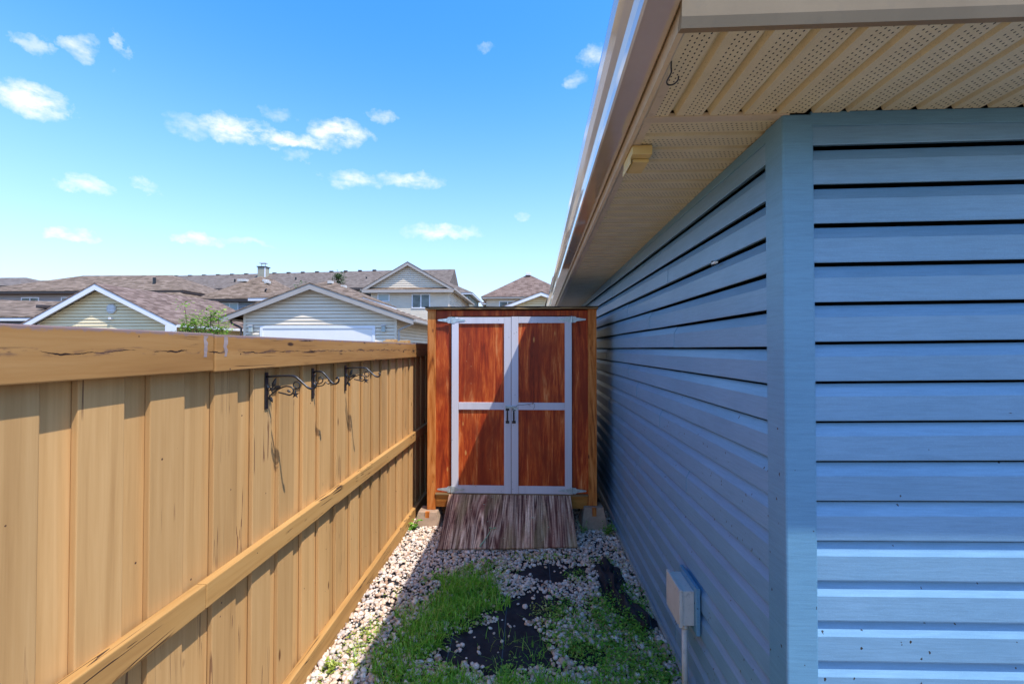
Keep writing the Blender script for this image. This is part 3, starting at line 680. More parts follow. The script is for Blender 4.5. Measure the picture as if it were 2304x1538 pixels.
# plywood ramp
def make_ramp():
    A = [Vector((-.790, 3.875, .044)), Vector((.405, 3.962, .048)), Vector((.392, 4.482, .318)), Vector((-.800, 4.482, .318))]
    b = MB(); nx, ny = 30, 8; rr = random.Random(4); nrm = (A[1]-A[0]).cross(A[3]-A[0]).normalized()
    for lay in (0, 1):
        for j in range(ny+1):
            for i in range(nx+1):
                s, t = i/nx, j/ny; p = A[0].lerp(A[1], s).lerp(A[3].lerp(A[2], s), t)
                p = p-nrm*(.014*lay)+nrm*(.004*math.sin(s*9)*(1-t)+.0015*math.sin(i*2.1))
                if j == 0: p = p+Vector((0, rr.uniform(-.0012, .0012), 0))
                b.v.append(tuple(p))
    m = (nx+1)*(ny+1)
    for j in range(ny):
        for i in range(nx):
            q = (j*(nx+1)+i, j*(nx+1)+i+1, (j+1)*(nx+1)+i+1, (j+1)*(nx+1)+i); b.f.append(q); b.f.append(tuple(m+k for k in q[::-1]))
    for i in range(nx): b.f.append((i, m+i, m+i+1, i+1)); a = ny*(nx+1)+i; b.f.append((a, a+1, m+a+1, m+a))
    for j in range(ny):
        a = j*(nx+1); c = a+nx+1; b.f.append((a, c, m+c, m+a)); a += nx; c += nx; b.f.append((a, m+a, m+c, c))
    b.build('plywood_ramp', M['ramp'], origin=(-.19, 4.2, .15), label='weathered brown plywood sheet ramp leaning up to the shed doors', cat='ramp')
    return A, nrm
RA, RN = make_ramp()

# ------------------------------------------------------------------ gravel, fabric, plants
def np_mesh(name, verts, faces_list, mat, smooth=True, **kw):
    me = bpy.data.meshes.new(name); V = np.asarray(verts, np.float32); me.vertices.add(len(V)); me.vertices.foreach_set('co', V.ravel())
    loops = np.concatenate([f.ravel() for f in faces_list]).astype(np.int32); sizes = np.concatenate([np.full(len(f), f.shape[1], np.int32) for f in faces_list])
    st = np.concatenate([[0], np.cumsum(sizes)[:-1]]).astype(np.int32)
    me.loops.add(len(loops)); me.loops.foreach_set('vertex_index', loops); me.polygons.add(len(sizes)); me.polygons.foreach_set('loop_start', st); me.polygons.foreach_set('loop_total', sizes)
    if smooth: me.polygons.foreach_set('use_smooth', np.ones(len(sizes), bool))
    me.update(); me.validate(); return link(name, me, mat, **kw)
def ball():
    bm = bmesh.new(); bmesh.ops.create_cube(bm, size=2); bmesh.ops.subdivide_edges(bm, edges=bm.edges, cuts=1, use_grid_fill=True)
    v = np.array([tuple(x.co.normalized()) for x in bm.verts]); bm.verts.index_update(); f = np.array([[x.index for x in p.verts] for p in bm.faces]); bm.free(); return v, f
BV, BF = ball()
FAB = [(.17, 3.565, .28, .15), (.03, 3.11, .25, .19), (-.17, 2.70, .34, .27), (.60, 3.30, .10, .45), (-.12, 3.0, .12, .12), (.33, 2.62, .13, .1)]
def infab(x, y):
    m = np.full(x.shape, 9.)
    wob = .25*np.sin(x*23+y*11)+.2*np.sin(y*31-x*17)
    for cx, cy, rx, ry in FAB: m = np.minimum(m, ((x-cx)/rx)**2+((y-cy)/ry)**2+wob)
    return m
def pebbles():
    out = []
    for layer, dens in ((0, 1900), (1, 1500)):
        n = int(dens*2.0*3.6); x = rng.uniform(-1.19, .80, n); y = rng.uniform(1.3, 5.0, n); out.append((x, y, np.full(n, layer)))
    x = np.concatenate([o[0] for o in out]); y = np.concatenate([o[1] for o in out]); l = np.concatenate([o[2] for o in out])
    m = infab(x, y); keep = (m > 1.0) | (rng.random(len(x)) < np.where(m > .75, .35, .035)); x, y, l = x[keep], y[keep], l[keep]
    lush = ((x+.46)/.24)**2+((y-3.16)/.30)**2 < 1; lush |= ((x+.60)/.2)**2+((y-2.76)/.22)**2 < 1
    kp = ~lush | (rng.random(len(x)) < .25); x, y, l = x[kp], y[kp], l[kp]
    n = len(x); s = rng.lognormal(math.log(.0103), .36, n).clip(.006, .021)
    sc = np.stack([s*rng.uniform(.85, 1.35, n), s*rng.uniform(.75, 1.1, n), s*rng.uniform(.5, .8, n)], 1)
    ang = rng.uniform(0, 6.28, n); tl = rng.normal(0, .45, n)
    V = BV[None]*(1+rng.normal(0, .07, (n, len(BV), 1)))*sc[:, None]
    ct, st_ = np.cos(tl)[:, None], np.sin(tl)[:, None]; X, Y, Z = V[..., 0], V[..., 1], V[..., 2]
    X, Z = X*ct+Z*st_, -X*st_+Z*ct; ca, sa = np.cos(ang)[:, None], np.sin(ang)[:, None]; X, Y = X*ca-Y*sa, X*sa+Y*ca
    hz = .012+.007*np.sin(x*7)*np.sin(y*5)+l*.011+rng.uniform(-.003, .004, n)
    hz = np.where(infab(x, y) < 1., .012, hz)
    V = np.stack([X+x[:, None], Y+y[:, None], Z+hz[:, None]], 2).reshape(-1, 3)
    F_ = (BF[None]+(np.arange(n)*len(BV))[:, None, None]).reshape(-1, 4)
    np_mesh('gravel', V, [F_], M['pebble'], kind='stuff', label='pinkish tan river gravel spread between the fence and the garage', cat='gravel')
pebbles()
def sheet():
    nx, ny = 60, 110; b = MB()
    for j in range(ny+1):
        for i in range(nx+1):
            x = -1.15+1.95*i/nx; y = 1.2+3.5*j/ny
            z = .006+.005*math.sin(x*14+math.sin(y*6)*2)*math.sin(y*9+x*3)+.002*math.sin(x*60+y*25)
            b.v.append((x, y, max(.003, z)))
    b.f = [(j*(nx+1)+i, j*(nx+1)+i+1, (j+1)*(nx+1)+i+1, (j+1)*(nx+1)+i) for j in range(ny) for i in range(nx)]
    b.build('landscape_fabric', M['fabric'], origin=(0, 3, 0), smooth=True, label='black landscape fabric lying flat and showing in bare patches through the gravel', cat='ground fabric')
sheet()
def crumple():
    b = MB(); nx, ny = 22, 60; rr = random.Random(8)
    for j in range(ny+1):
        t = j/ny; cx = .575+.13*t**1.3+.02*math.sin(t*9); cy = 3.70-.86*t; w = .085+.02*math.sin(t*7+1)
        if t > .85: w *= (1-t)/.15*.7+.3
        for i in range(nx+1):
            s = i/nx*2-1
            z = .028+.032*(1-s*s)+.014*math.sin(s*9+t*5)+.012*math.sin(s*5-t*17+1)+.008*math.sin(t*41+s*4)
            b.v.append((cx+s*w+.008*math.sin(t*23), cy+.015*math.sin(s*4), max(.012, z*(1-.35*abs(s)))))
    b.f = [(j*(nx+1)+i, j*(nx+1)+i+1, (j+1)*(nx+1)+i+1, (j+1)*(nx+1)+i) for j in range(ny) for i in range(nx)]
    b.build('crumpled_fabric', M['fabric'], origin=(.6, 3.3, 0), smooth=True, label='crumpled loose strip of black landscape fabric near the blue wall', cat='fabric strip')
crumple()

def blades(pts, hmin, hmax, wid, mat, name, label, cat, lean=.5, kind='stuff'):
    x, y = pts; n = len(x); h = rng.uniform(hmin, hmax, n); a = rng.uniform(0, 6.28, n); ln = np.abs(rng.normal(0, lean, n))+.12; w = wid*rng.uniform(.6, 1.3, n)
    dx, dy = np.cos(a), np.sin(a); sxx, syy = -dy, dx; V = []
    for k, (t, ww) in enumerate(((0, 1.), (.4, .9), (.75, .6), (1., 0.))):
        ox = dx*h*ln*t**2; oy = dy*h*ln*t**2; oz = h*(t-.45*np.minimum(ln, 1.1)*t**2)+.004
        if ww: V += [np.stack([x+ox-sxx*w*ww, y+oy-syy*w*ww, oz], 1), np.stack([x+ox+sxx*w*ww, y+oy+syy*w*ww, oz], 1)]
        else: V += [np.stack([x+ox, y+oy, oz], 1)]
    V = np.stack(V, 1).reshape(-1, 3); b0 = (np.arange(n)*7)[:, None]
    Q = np.concatenate([b0+np.array([[0, 1, 3, 2]]), b0+np.array([[2, 3, 5, 4]])]); T = b0+np.array([[4, 5, 6]])
    return np_mesh(name, V, [Q, T], mat, kind=kind, label=label, cat=cat)
def patch(ells, n):
    xs, ys = [], []; tot = sum(e[4]*e[2]*e[3] for e in ells)
    for cx, cy, rx, ry, d in ells:
        m = int(n*d*rx*ry/tot); r = np.sqrt(rng.random(m))**1.15; a = rng.uniform(0, 6.28, m); wob = 1+.25*np.sin(a*3+cx*9)+.15*np.sin(a*7+cy*5)
        xs.append(cx+rx*r*np.cos(a)*wob); ys.append(cy+ry*r*np.sin(a)*wob)
    x = np.concatenate(xs); y = np.concatenate(ys)
    # clumping
    c = np.sin(x*37+np.sin(y*29)*2)*np.sin(y*41+x*13); k = (rng.random(len(x)) < .55+.45*c) & (x > -1.15) & (x < .79) & (y < 4.6); return x[k], y[k]
g1 = patch([(-.46, 3.20, .25, .30, 1.5), (-.64, 2.82, .20, .24, 1.1), (-.74, 2.52, .16, .18, .6), (-.40, 2.33, .16, .12, .8), (-.08, 2.34, .16, .09, .9), (.18, 2.33, .16, .09, .8), (-.30, 3.42, .14, .10, .6), (-.55, 2.2, .3, .25, .7), (0, 2.1, .5, .15, .5), (.3, 1.7, .4, .4, .3)], 15000)
blades(g1, .03, .115, .0028, M['grass'], 'grass', 'bright green grass patch growing up through the gravel', 'grass', .8)
def leaves(pts, size, mat, name, label, cat, per=5, hgt=(.01, .05), kind='stuff', z0=None, parent=None, world=(0, 0, 0), spread=1.6):
    x, y = pts; x = np.repeat(x, per); y = np.repeat(y, per); n = len(x); s = size*rng.lognormal(0, .3, n)
    x = x+rng.normal(0, size*spread, n); y = y+rng.normal(0, size*spread, n); z = rng.uniform(*hgt, n) if z0 is None else np.repeat(z0, per)+rng.normal(0, size*spread, n)
    a = rng.uniform(0, 6.28, n); tl = rng.uniform(-.3, .9, n)
    L = np.array([(0, 0, 0), (.35, .38, .05), (.8, .34, .0), (1.1, 0, -.08), (.8, -.34, 0), (.35, -.38, .05), (.5, 0, -.07)])
    wv = rng.uniform(.55, 1.1, n)
    X = L[None, :, 0]*s[:, None]; Y = L[None, :, 1]*(s*wv)[:, None]; Z = L[None, :, 2]*s[:, None]
    ct, st_ = np.cos(tl)[:, None], np.sin(tl)[:, None]; X, Z = X*ct-Z*st_, X*st_+Z*ct
    ca, sa = np.cos(a)[:, None], np.sin(a)[:, None]; X, Y = X*ca-Y*sa, X*sa+Y*ca
    w = np.array(world); V = np.stack([X+x[:, None], Y+y[:, None], Z+z[:, None]], 2).reshape(-1, 3)-w
    b0 = (np.arange(n)*7)[:, None]; T = np.concatenate([b0+np.array([[i, (i+1) % 6, 6]]) for i in range(6)])
    return np_mesh(name, V, [T], mat, smooth=False, kind=kind, label=label, cat=cat, parent=parent, world=world)
g2 = patch([(.50, 2.85, .24, .40, 1.), (.62, 2.45, .2, .26, 1.3), (.40, 2.45, .22, .18, .9), (.22, 3.0, .13, .22, .6), (.20, 2.72, .12, .14, .8), (.70, 3.1, .1, .35, .8), (-.05, 2.45, .16, .09, .5), (-.72, 2.62, .2, .22, .7), (-.50, 2.40, .16, .14, .8), (.44, 3.1, .1, .2, .5), (.35, 3.50, .08, .14, .7), (.15, 3.78, .35, .05, .5), (-.33, 3.62, .2, .10, .9), (-.50, 3.38, .12, .06, .5), (.6, 3.72, .1, .09, .7), (.72, 4.38, .06, .12, 1.2), (.55, 4.40, .04, .05, .8), (-.78, 3.40, .04, .05, .8), (.75, 3.95, .04, .1, .5), (.3, 2.0, .4, .3, .5), (-.45, 3.0, .2, .2, .4)], 5200)
leaves(g2, .0125, M['weed'], 'ground_cover', 'low broad leaved green weeds scattered over the gravel', 'weeds', 4, (.012, .055))
g3 = patch([(-.98, 2.72, .1, .2, 1.), (-1.02, 2.45, .10, .15, 1.), (-.80, 2.98, .10, .10, .6), (.10, 3.02, .10, .12, .6), (.30, 2.75, .15, .15, .5), (-.9, 3.2, .08, .1, .3), (.05, 3.84, .2, .04, .5)], 1000)
leaves(g3, .010, M['yweed'], 'moss_cover', 'yellow green mossy weeds at the foot of the tan fence', 'weeds', 4, (.01, .035))
g4 = patch([(.50, 2.7, .28, .5, 1.), (.2, 2.8, .2, .3, .8), (-.9, 2.6, .2, .3, .4), (-.1, 2.6, .35, .25, .25), (.68, 3.3, .1, .5, .5), (.2, 2.3, .5, .1, .8)], 2200)
blades(g4, .03, .10, .0016, M['grass'], 'wild_grass', 'sparse long grass stalks among the weeds by the blue wall', 'grass', 1.0)
def weedthing(x, y, n, hgt, size, label, mat='weed'):
    t = thing('weed_plant', label, 'weed', (x, y, 0)); b = MB(); rr = random.Random(int(x*100+y*37)); tips = []
    for i in range(n):
        a = rr.uniform(0, 6.28); l = rr.uniform(.3, 1.)*hgt; p = [(x, y, .0), (x+math.cos(a)*l*.25, y+math.sin(a)*l*.25, l*.6+.01), (x+math.cos(a)*l*.6, y+math.sin(a)*l*.6, l+.01)]
        b.tube(p, .0012, 5); tips += [p[1], p[2]]
    b.build('stem', M['weed'], t, (x, y, 0))
    tp = np.array(tips); leaves((tp[:, 0], tp[:, 1]), size, M[mat], 'leaves', None, None, 4, kind='stuff', z0=tp[:, 2], parent=t, world=(x, y, 0), spread=.7)
weedthing(-1.125, 4.36, 9, .09, .022, 'small leafy weed between the fence foot and the left concrete block')
weedthing(.72, 4.30, 14, .10, .016, 'bushy green weed at the blue wall beside the right concrete block')
weedthing(.50, 4.33, 6, .13, .012, 'thin upright weed in front of the right concrete block')
weedthing(-.70, 3.42, 8, .05, .016, 'single low green weed in the gravel left of the grass patch')
weedthing(-1.07, 2.44, 10, .05, .020, 'pale green dandelion rosette at the foot of the fence nearest the camera', 'yweed')
# litter on the ramp
rr = random.Random(12)
def onramp(s, t, h=.002):
    p = RA[0].lerp(RA[1], s).lerp(RA[3].lerp(RA[2], s), t); return p+RN*(h+.004)
L_ = MB()
for s, t in ((.30, .78), (.29, .62), (.34, .45), (.38, .30), (.66, .82), (.64, .90), (.70, .95), (.68, .52), (.80, .34), (.20, .68), (.47, .15), (.55, .55), (.75, .1), (.15, .3), (.36, .93), (.33, .88)):
    p = onramp(s, t); a = rr.uniform(0, 6.28); r = rr.uniform(.006, .013)
    L_.v += [tuple(p+Vector((math.cos(a+k)*r*q, math.sin(a+k)*r*q, .002+.004*(k == 0)))) for k, q in ((0, 1), (1.2, .6), (3.1, 1), (4.6, .6))]; f = len(L_.v)-4; L_.f.append((f, f+1, f+2, f+3))
L_.build('leaf_litter', M['deadleaf'], origin=(-.2, 4.2, .2), kind='stuff', label='small pale green leaf scraps scattered on the plywood ramp', cat='leaf litter')
b = MB(); b.tube(spline([onramp(.37, .30, .006), onramp(.345, .18, .006), onramp(.31, .06, .006), onramp(.30, .02, .006)], 5), [.002+.0004*i for i in range(16)], 6, 1); p = onramp(.38, .31, .008)
for a in (-.3, .3, .9, 2.6): leafshape(b, tuple(p), (p.x+.04*math.cos(a), p.y+.02*math.sin(a), p.z+.012), .006)
b.build('wilted_weed', M['deadleaf'], origin=tuple(p), label='pulled pale weed with a long root lying on the plywood ramp', cat='weed')

# ------------------------------------------------------------------ neighbouring houses
def lap(b, p0, p1, out, zb, zt, s_at, step=.15, d=.026):
    """courses of siding between p0 and p1 (ground points); s_at(z)->(s0,s1) keeps gables inside the rakes"""
    p0 = Vector((*p0, 0)); p1 = Vector((*p1, 0)); o = Vector((*out, 0)); z = zb
    while z < zt-1e-4:
        z1 = min(z+step, zt); a0, a1 = s_at(z); c0, c1 = s_at(z1)
        if a1 <= a0: break
        P = lambda s, zz, dd: tuple(p0.lerp(p1, s)+o*dd+Vector((0, 0, zz))); g = min(.030, (z1-z)*.3)
        b.quad(P(a0, z, d), P(a1, z, d), P(c1, z1-g, 0), P(c0, z1-g, 0)); b.quad(P(a0, z, -.06), P(a1, z, -.06), P(a1, z, d), P(a0, z, d))
        b.quad(P(c0, z1-g, 0), P(c1, z1-g, 0), P(c1, z1-g, -.06), P(c0, z1-g, -.06)); b.quad(P(c0, z1-g, -.06), P(c1, z1-g, -.06), P(c1, z1, -.06), P(c0, z1, -.06)); z = z1
def full(z): return (0., 1.)
def window(parent, x0, x1, y, z0, z1, sashes=2, frame=.07, mat='glass'):
    b = MB(); b.box(x0, x1, y-.05, y-.012, z1-frame, z1); b.box(x0, x1, y-.05, y-.012, z0, z0+frame); b.box(x0, x0+frame, y-.049, y-.012, z0+frame, z1-frame); b.box(x1-frame, x1, y-.049, y-.012, z0+frame, z1-frame)
    if sashes == 2: xm = (x0+x1)/2; b.box(xm-frame*.5, xm+frame*.5, y-.047, y-.012, z0+frame, z1-frame)
    w = b.build('window', M['t_white'], parent, ((x0+x1)/2, y, (z0+z1)/2))
    if sashes == 2:
        part('pane', x0+frame, xm-frame*.5, y-.03, y-.022, z0+frame, z1-frame, M[mat], w); part('pane', xm+frame*.5, x1-frame, y-.03, y-.022, z0+frame, z1-frame, M[mat], w)
    else: part('pane', x0+frame, x1-frame, y-.03, y-.022, z0+frame, z1-frame, M[mat], w)
    return w
def rake(b, xa, za, xe, ze, y0, y1, th):      # sloping fascia board
    b.v += [(xa, y0, za), (xe, y0, ze), (xe, y0, ze-th), (xa, y0, za-th*1.08), (xa, y1, za), (xe, y1, ze), (xe, y1, ze-th), (xa, y1, za-th*1.08)]; f = len(b.v)-8
    b.f += [tuple(f+i for i in q) for q in ((0, 1, 2, 3), (7, 6, 5, 4), (0, 4, 5, 1), (3, 2, 6, 7), (1, 5, 6, 2), (0, 3, 7, 4))]
def gable(name, label, cat, xa, za, xl, zl, xr, zr, wl, wr, Y, depth, wall, roofm, trim, over=.45, zbase=0., th=.2, group=None, pent=None):
    """gable facing the camera: apex (xa,za), eave ends, wall corners wl/wr, front of the rake at Y"""
    t = thing(name, label, cat, (xa, Y+over, zbase), group); Yw = Y+over
    b = MB(); sl = (za-zl)/(xa-xl); sr = (za-zr)/(xr-xa)
    zt = za-.14; W_ = wr-wl
    def s_at(z):
        x0 = max(wl, xa-(zt-z)/sl); x1 = min(wr, xa+(zt-z)/sr); return ((x0-wl)/W_, (x1-wl)/W_)
    lap(b, (wl, Yw), (wr, Yw), (0, -1), zbase, zt, s_at); b.build('wall', M[wall], t, (xa, Yw, zbase))
    zside = zr-(-(xr-wr))*sr-.14
    for x, o, zz in ((wr, 1, zr+(xr-wr)*sr-.14), (wl, -1, zl+(wl-xl)*sl-.14)):
        b = MB(); lap(b, (x, Yw), (x, Y+depth-over), (o, 0), zbase, zz, full); b.build('wall', M[wall], t, (x, Yw, zbase))
    b = MB(); b.quad((wl, Y+depth-over, zbase), (wr, Y+depth-over, zbase), (wr, Y+depth-over, zr), (xa, Y+depth-over, zt), (wl, Y+depth-over, zl)); b.build('wall', M[wall], t, (xa, Y+depth, zbase))
    part('corner_trim', wr-.09, wr+.02, Yw-.022, Yw-.015, zbase, zr+(xr-wr)*sr-.16, M[trim if trim != 't_taupe' else wall], t)
    part('corner_trim', wl-.02, wl+.09, Yw-.022, Yw-.015, zbase, zl+(wl-xl)*sl-.16, M[trim if trim != 't_taupe' else wall], t)
    for xe, ze, s in ((xl, zl, -1), (xr, zr, 1)):
        b = MB(); e = .03
        P = [(xa, Y-.03, za+.02), (xe+s*.03, Y-.03, ze+.02-.015), (xe+s*.03, Y+depth, ze+.005), (xa, Y+depth, za+.02)]
        b.v = P+[(p[0], p[1], p[2]-.05) for p in P]; b.f = [(0, 1, 2, 3), (7, 6, 5, 4), (0, 4, 5, 1), (1, 5, 6, 2), (2, 6, 7, 3), (3, 7, 4, 0)]
        b.build('roof', M[roofm], t, (xa, Y+depth/2, za))
        b = MB(); rake(b, xa, za-.035, xe, ze-.035, Y-.012, Y+.02, th); b.build('rake_board', M[trim], t, (xa, Y, za))
        b = MB(); b.quad((xa, Y+.02, za-.10), (xe, Y+.02, ze-.10), (xe, Yw, ze-.10), (xa, Yw, za-.10)); b.quad((xe, Y+.02, ze-.10), (xe, Y+depth, ze-.10), (xe-s*over, Y+depth, ze-.10), (xe-s*over, Y+.02, ze-.10)); b.build('soffit', M[trim], t, (xa, Y, za))
        b = MB(); b.box(min(xe, xe+s*.11), max(xe, xe+s*.11), Y+.0, Y+depth, ze-.14, ze-.02); b.build('gutter', M[trim], t, (xe, Y, ze))
    return t
def hiphouse(name, label, x0, x1, y0, y1, ze, zr, wall, roofm, trim, zbase=.4, over=.45, ft=.16, cat='house'):
    t = thing(name, label, cat, ((x0+x1)/2, (y0+y1)/2, zbase)); w = min(x1-x0, y1-y0)/2
    hip_mesh(x0, x1, y0, y1, ze, (zr-ze)/w, .03).build('roof', M[roofm], t, ((x0+x1)/2, y0, ze))
    b = MB(); b.box(x0+.03, x1-.03, y0+.03, y0+.06, ze-ft-.03, ze-.03); b.box(x0+.03, x0+.06, y0+.06, y1, ze-ft-.03, ze-.03); b.box(x1-.06, x1-.03, y0+.06, y1, ze-ft-.03, ze-.03); b.build('fascia', M[trim], t, (x0, y0, ze))
    b = MB(); b.box(x0+.06, x1-.06, y0+.06, y1-.03, ze-ft+.02, ze-ft+.04); b.build('soffit', M[trim], t, (x0, y0, ze))
    a, c, d, e = x0+over, x1-over, y0+over, y1-over
    for p0, p1, o in (((a, d), (c, d), (0, -1)), ((c, d), (c, e), (1, 0)), ((a, d), (a, e), (-1, 0)), ((a, e), (c, e), (0, 1))):
        b = MB(); lap(b, p0, p1, o, zbase, ze-ft+.02, full); b.build('wall', M[wall], t, (*p0, zbase))
    return t
def downspout(t, pts, mat, r=.045):
    b = MB(); b.tube(spline(pts, 4), r, 8); b.build('downspout', M[mat], t, pts[0])
def lamp(t, x, y, z):
    l = part('wall_lamp', x-.08, x+.08, y-.14, y-.04, z-.16, z+.10, M['frosted'], t, .02); part('lamp_cap', x-.10, x+.10, y-.17, y-.015, z+.11, z+.145, M['t_white'], l, .01)

# garage with a cream gable
A = gable('garage', 'cream sided garage with white gable trim and a round louvre vent', 'garage', -19.91, 4.74, -23.47, 2.83, -16.05, 2.86, -23.0, -16.5, 20, 8.2, 'w_cream', 'sh_red', 't_white', .38, .4, .24)
b = MB(); n = 8; cx, cz = -19.42, 3.60; R_ = .235
ring = [(cx+R_*math.cos(math.pi/8+k*math.pi/4), cz+R_*math.sin(math.pi/8+k*math.pi/4)) for k in range(8)]
b.v = [(x, 20.31, z) for x, z in ring]+[(x, 20.37, z) for x, z in ring]; b.f = [tuple(range(8))]+[(i, (i+1) % 8, 8+(i+1) % 8, 8+i) for i in range(8)]
vt = b.build('gable_vent', M['pvc'], A, (cx, 20.45, cz))
for k in range(5): part('louvre', cx-.15, cx+.15, 20.295, 20.3095, cz-.13+k*.06, cz-.095+k*.06, M['t_white'], vt)
fl = part('flood_lamp', cx-.06, cx+.06, 20.24, 20.35, cz-.50, cz-.40, M['t_white'], A, .01)
part('fascia_return', -16.55, -16.02, 19.985, 20.0, 2.42, 2.80, M['t_white'], A)

# garage with the double door
B_ = gable('garage', 'beige sided double garage with taupe rakes, a white door and two wall lamps', 'garage', -9.39, 4.55, -13.25, 3.12, -4.93, 3.02, -12.46, -5.74, 19, 7.5, 'w_taupe', 'sh_brown', 't_taupe', .34, .4, .22)
fr = MB(); yw = 19.34; fr.box(-11.72, -6.66, yw-.06, yw-.016, 2.62, 2.74); fr.box(-11.72, -11.6, yw-.06, yw-.016, .45, 2.62); fr.box(-6.78, -6.66, yw-.06, yw-.016, .45, 2.62)
dd = fr.build('garage_door', M['t_white'], B_, (-9.2, yw, 1.5))
for k in range(4): part('door_panel', -11.595, -6.785, yw-.035, yw-.018, .46+k*.54, .46+k*.54+.53, M['door_white'], dd, .005)
lamp(B_, -12.10, yw, 2.62); lamp(B_, -6.28, yw, 2.62)
downspout(B_, [(-12.95, 19.2, 3.0), (-12.93, 19.22, 2.85), (-12.58, 19.27, 2.66), (-12.55, 19.28, 2.4), (-12.55, 19.28, .6)], 't_dark')
downspout(B_, [(-5.0, 19.15, 2.92), (-5.02, 19.2, 2.80), (-5.58, 19.27, 2.55), (-5.62, 19.28, 2.3), (-5.62, 19.28, .6)], 't_taupe')

# two storey house with the gable over a pent roof
Hh = gable('house', 'two storey beige house with a gable above a narrow shingled ledge and two windows', 'house', -9.27, 8.32, -12.78, 6.28, -5.75, 6.30, -12.15, -6.15, 34, 12, 'w_taupe', 'sh_brown', 't_taupe', .32, .4, .22)
b = MB(); b.v = [(-12.75, 33.96, 6.22), (-5.80, 33.96, 6.22), (-5.95, 34.30, 6.42), (-12.55, 34.30, 6.42), (-12.75, 33.96, 6.16), (-5.80, 33.96, 6.16), (-5.95, 34.30, 6.16), (-12.55, 34.30, 6.16)]
b.f = [(0, 1, 2, 3), (4, 5, 1, 0), (5, 6, 2, 1), (7, 4, 0, 3), (7, 6, 5, 4)]; b.build('ledge_roof', M['sh_brown'], Hh, (-9.3, 34, 6.2))
part('ledge_fascia', -12.76, -5.79, 33.93, 33.958, 5.98, 6.20, M['t_taupe'], Hh); part('ledge_soffit', -12.74, -5.81, 33.96, 34.31, 5.99, 6.02, M['t_taupe'], Hh)
window(Hh, -11.66, -10.72, 34.31, 5.32, 5.96, 1, .08, 'frosted'); window(Hh, -9.02, -7.60, 34.31, 4.80, 5.92, 2, .08)

# hip roofed houses
Cc = hiphouse('house', 'brown hip roofed house right behind the double garage ridge', -15.95, -9.3, 25, 31.4, 4.64, 6.02, 'w_cream', 'sh_brown', 't_white')
for x, y, z in ((-12.3, 27.6, 5.86), (-11.3, 27.2, 5.52)):
    part('roof_vent', x-.14, x+.14, y-.2, y+.1, z-.12, z+.05, M['pvc'], Cc, .02)
Dd = hiphouse('house', 'hip roofed house with blue grey siding and a pale window below a dark eave', -22.8, -17.1, 30, 37.5, 5.15, 7.12, 'w_blue', 'sh_brown', 't_dark')
window(Dd, -21.25, -20.0, 30.45, 4.25, 4.90, 2, .07, 'frosted')
for x, y, z in ((-21.0, 32.2, 6.72), (-20.6, 32.1, 6.70), (-19.2, 32.3, 6.70), (-18.9, 32.0, 6.55)): part('roof_vent', x-.16, x+.16, y-.2, y+.15, z-.12, z+.06, M['pvc'], Dd, .02)
b = MB(); b.tube(spline([(-18.35, 30.8, 5.5), (-18.35, 30.8, 5.78), (-18.22, 30.7, 5.86)], 3), .06, 8); b.build('vent_pipe', M['black_metal'], Dd, (-18.3, 30.8, 5.6))
b = MB(); b.box(-17.25, -16.95, 33, 33.3, 5.4, 5.95); 
Ee = hiphouse('house', 'long hip roofed house with mauve grey siding at the far left', -39.0, -23.6, 30, 38.2, 5.74, 7.44, 'w_mauve', 'sh_brown', 't_dark')
window(Ee, -35.62, -34.30, 30.45, 4.72, 5.34, 2, .07); window(Ee, -32.7, -31.5, 30.45, 4.72, 5.34, 2, .07)
hip_mesh(-28.0, -22.2, 28.4, 36, 4.80, .48, .03).build('wing_roof', M['sh_brown'], Ee, (-25, 28.4, 4.8))
b = MB(); b.tube([(-27.0, 31.6, 6.3), (-27.0, 31.6, 6.85)], .10, 8); b.build('vent_pipe', M['black_metal'], Ee, (-27, 31.6, 6.4))
hiphouse('house', 'dusty brown hip roof at the left edge rising behind the long mauve house', -52.5, -40.2, 34, 44, 6.7, 8.12, 'w_beige', 'sh_grey', 't_dark')
Ff = thing('garage', 'low brown roofed garage with a dark eave at the left edge behind the fence', 'garage', (-31, 24, .4))
b = MB(); P = [(-40, 22, 3.40), (-25.0, 22, 3.38), (-27.4, 27, 4.62), (-40, 27, 4.98)]; Q = [(-40, 32, 3.4), (-25.0, 32, 3.38)]
b.v = P+Q+[(-40, 22, 3.34), (-25, 22, 3.32), (-25, 32, 3.32), (-40, 32, 3.34)]; b.f = [(0, 1, 2, 3), (3, 2, 5, 4), (1, 5, 2), (0, 3, 4), (0, 6, 7, 1), (1, 7, 8, 5), (5, 8, 9, 4), (4, 9, 6, 0), (6, 9, 8, 7)]
b.build('roof', M['sh_brown'], Ff, (-31, 24, 4))
b = MB(); b.box(-40, -25.05, 22.02, 22.10, 3.16, 3.30); b.build('gutter', M['t_white'], Ff, (-30, 22, 3.2)); part('fascia', -40, -25.05, 22.11, 22.16, 3.0, 3.31, M['t_dark'], Ff)
b = MB(); lap(b, (-39.6, 22.6), (-25.5, 22.6), (0, -1), .4, 3.2, full); lap(b, (-25.5, 22.6), (-25.5, 31.4), (1, 0), .4, 3.2, full); b.build('wall', M['w_brown'], Ff, (-30, 22.6, .4))
downspout(Ff, [(-27.55, 22.0, 3.2), (-27.55, 22.1, 3.05), (-27.75, 22.4, 2.9), (-27.75, 22.45, 1.0)], 't_white')
part('skylight', -27.15, -26.75, 23.9, 24.6, 3.98, 4.16, M['t_dark'], Ff, .03)
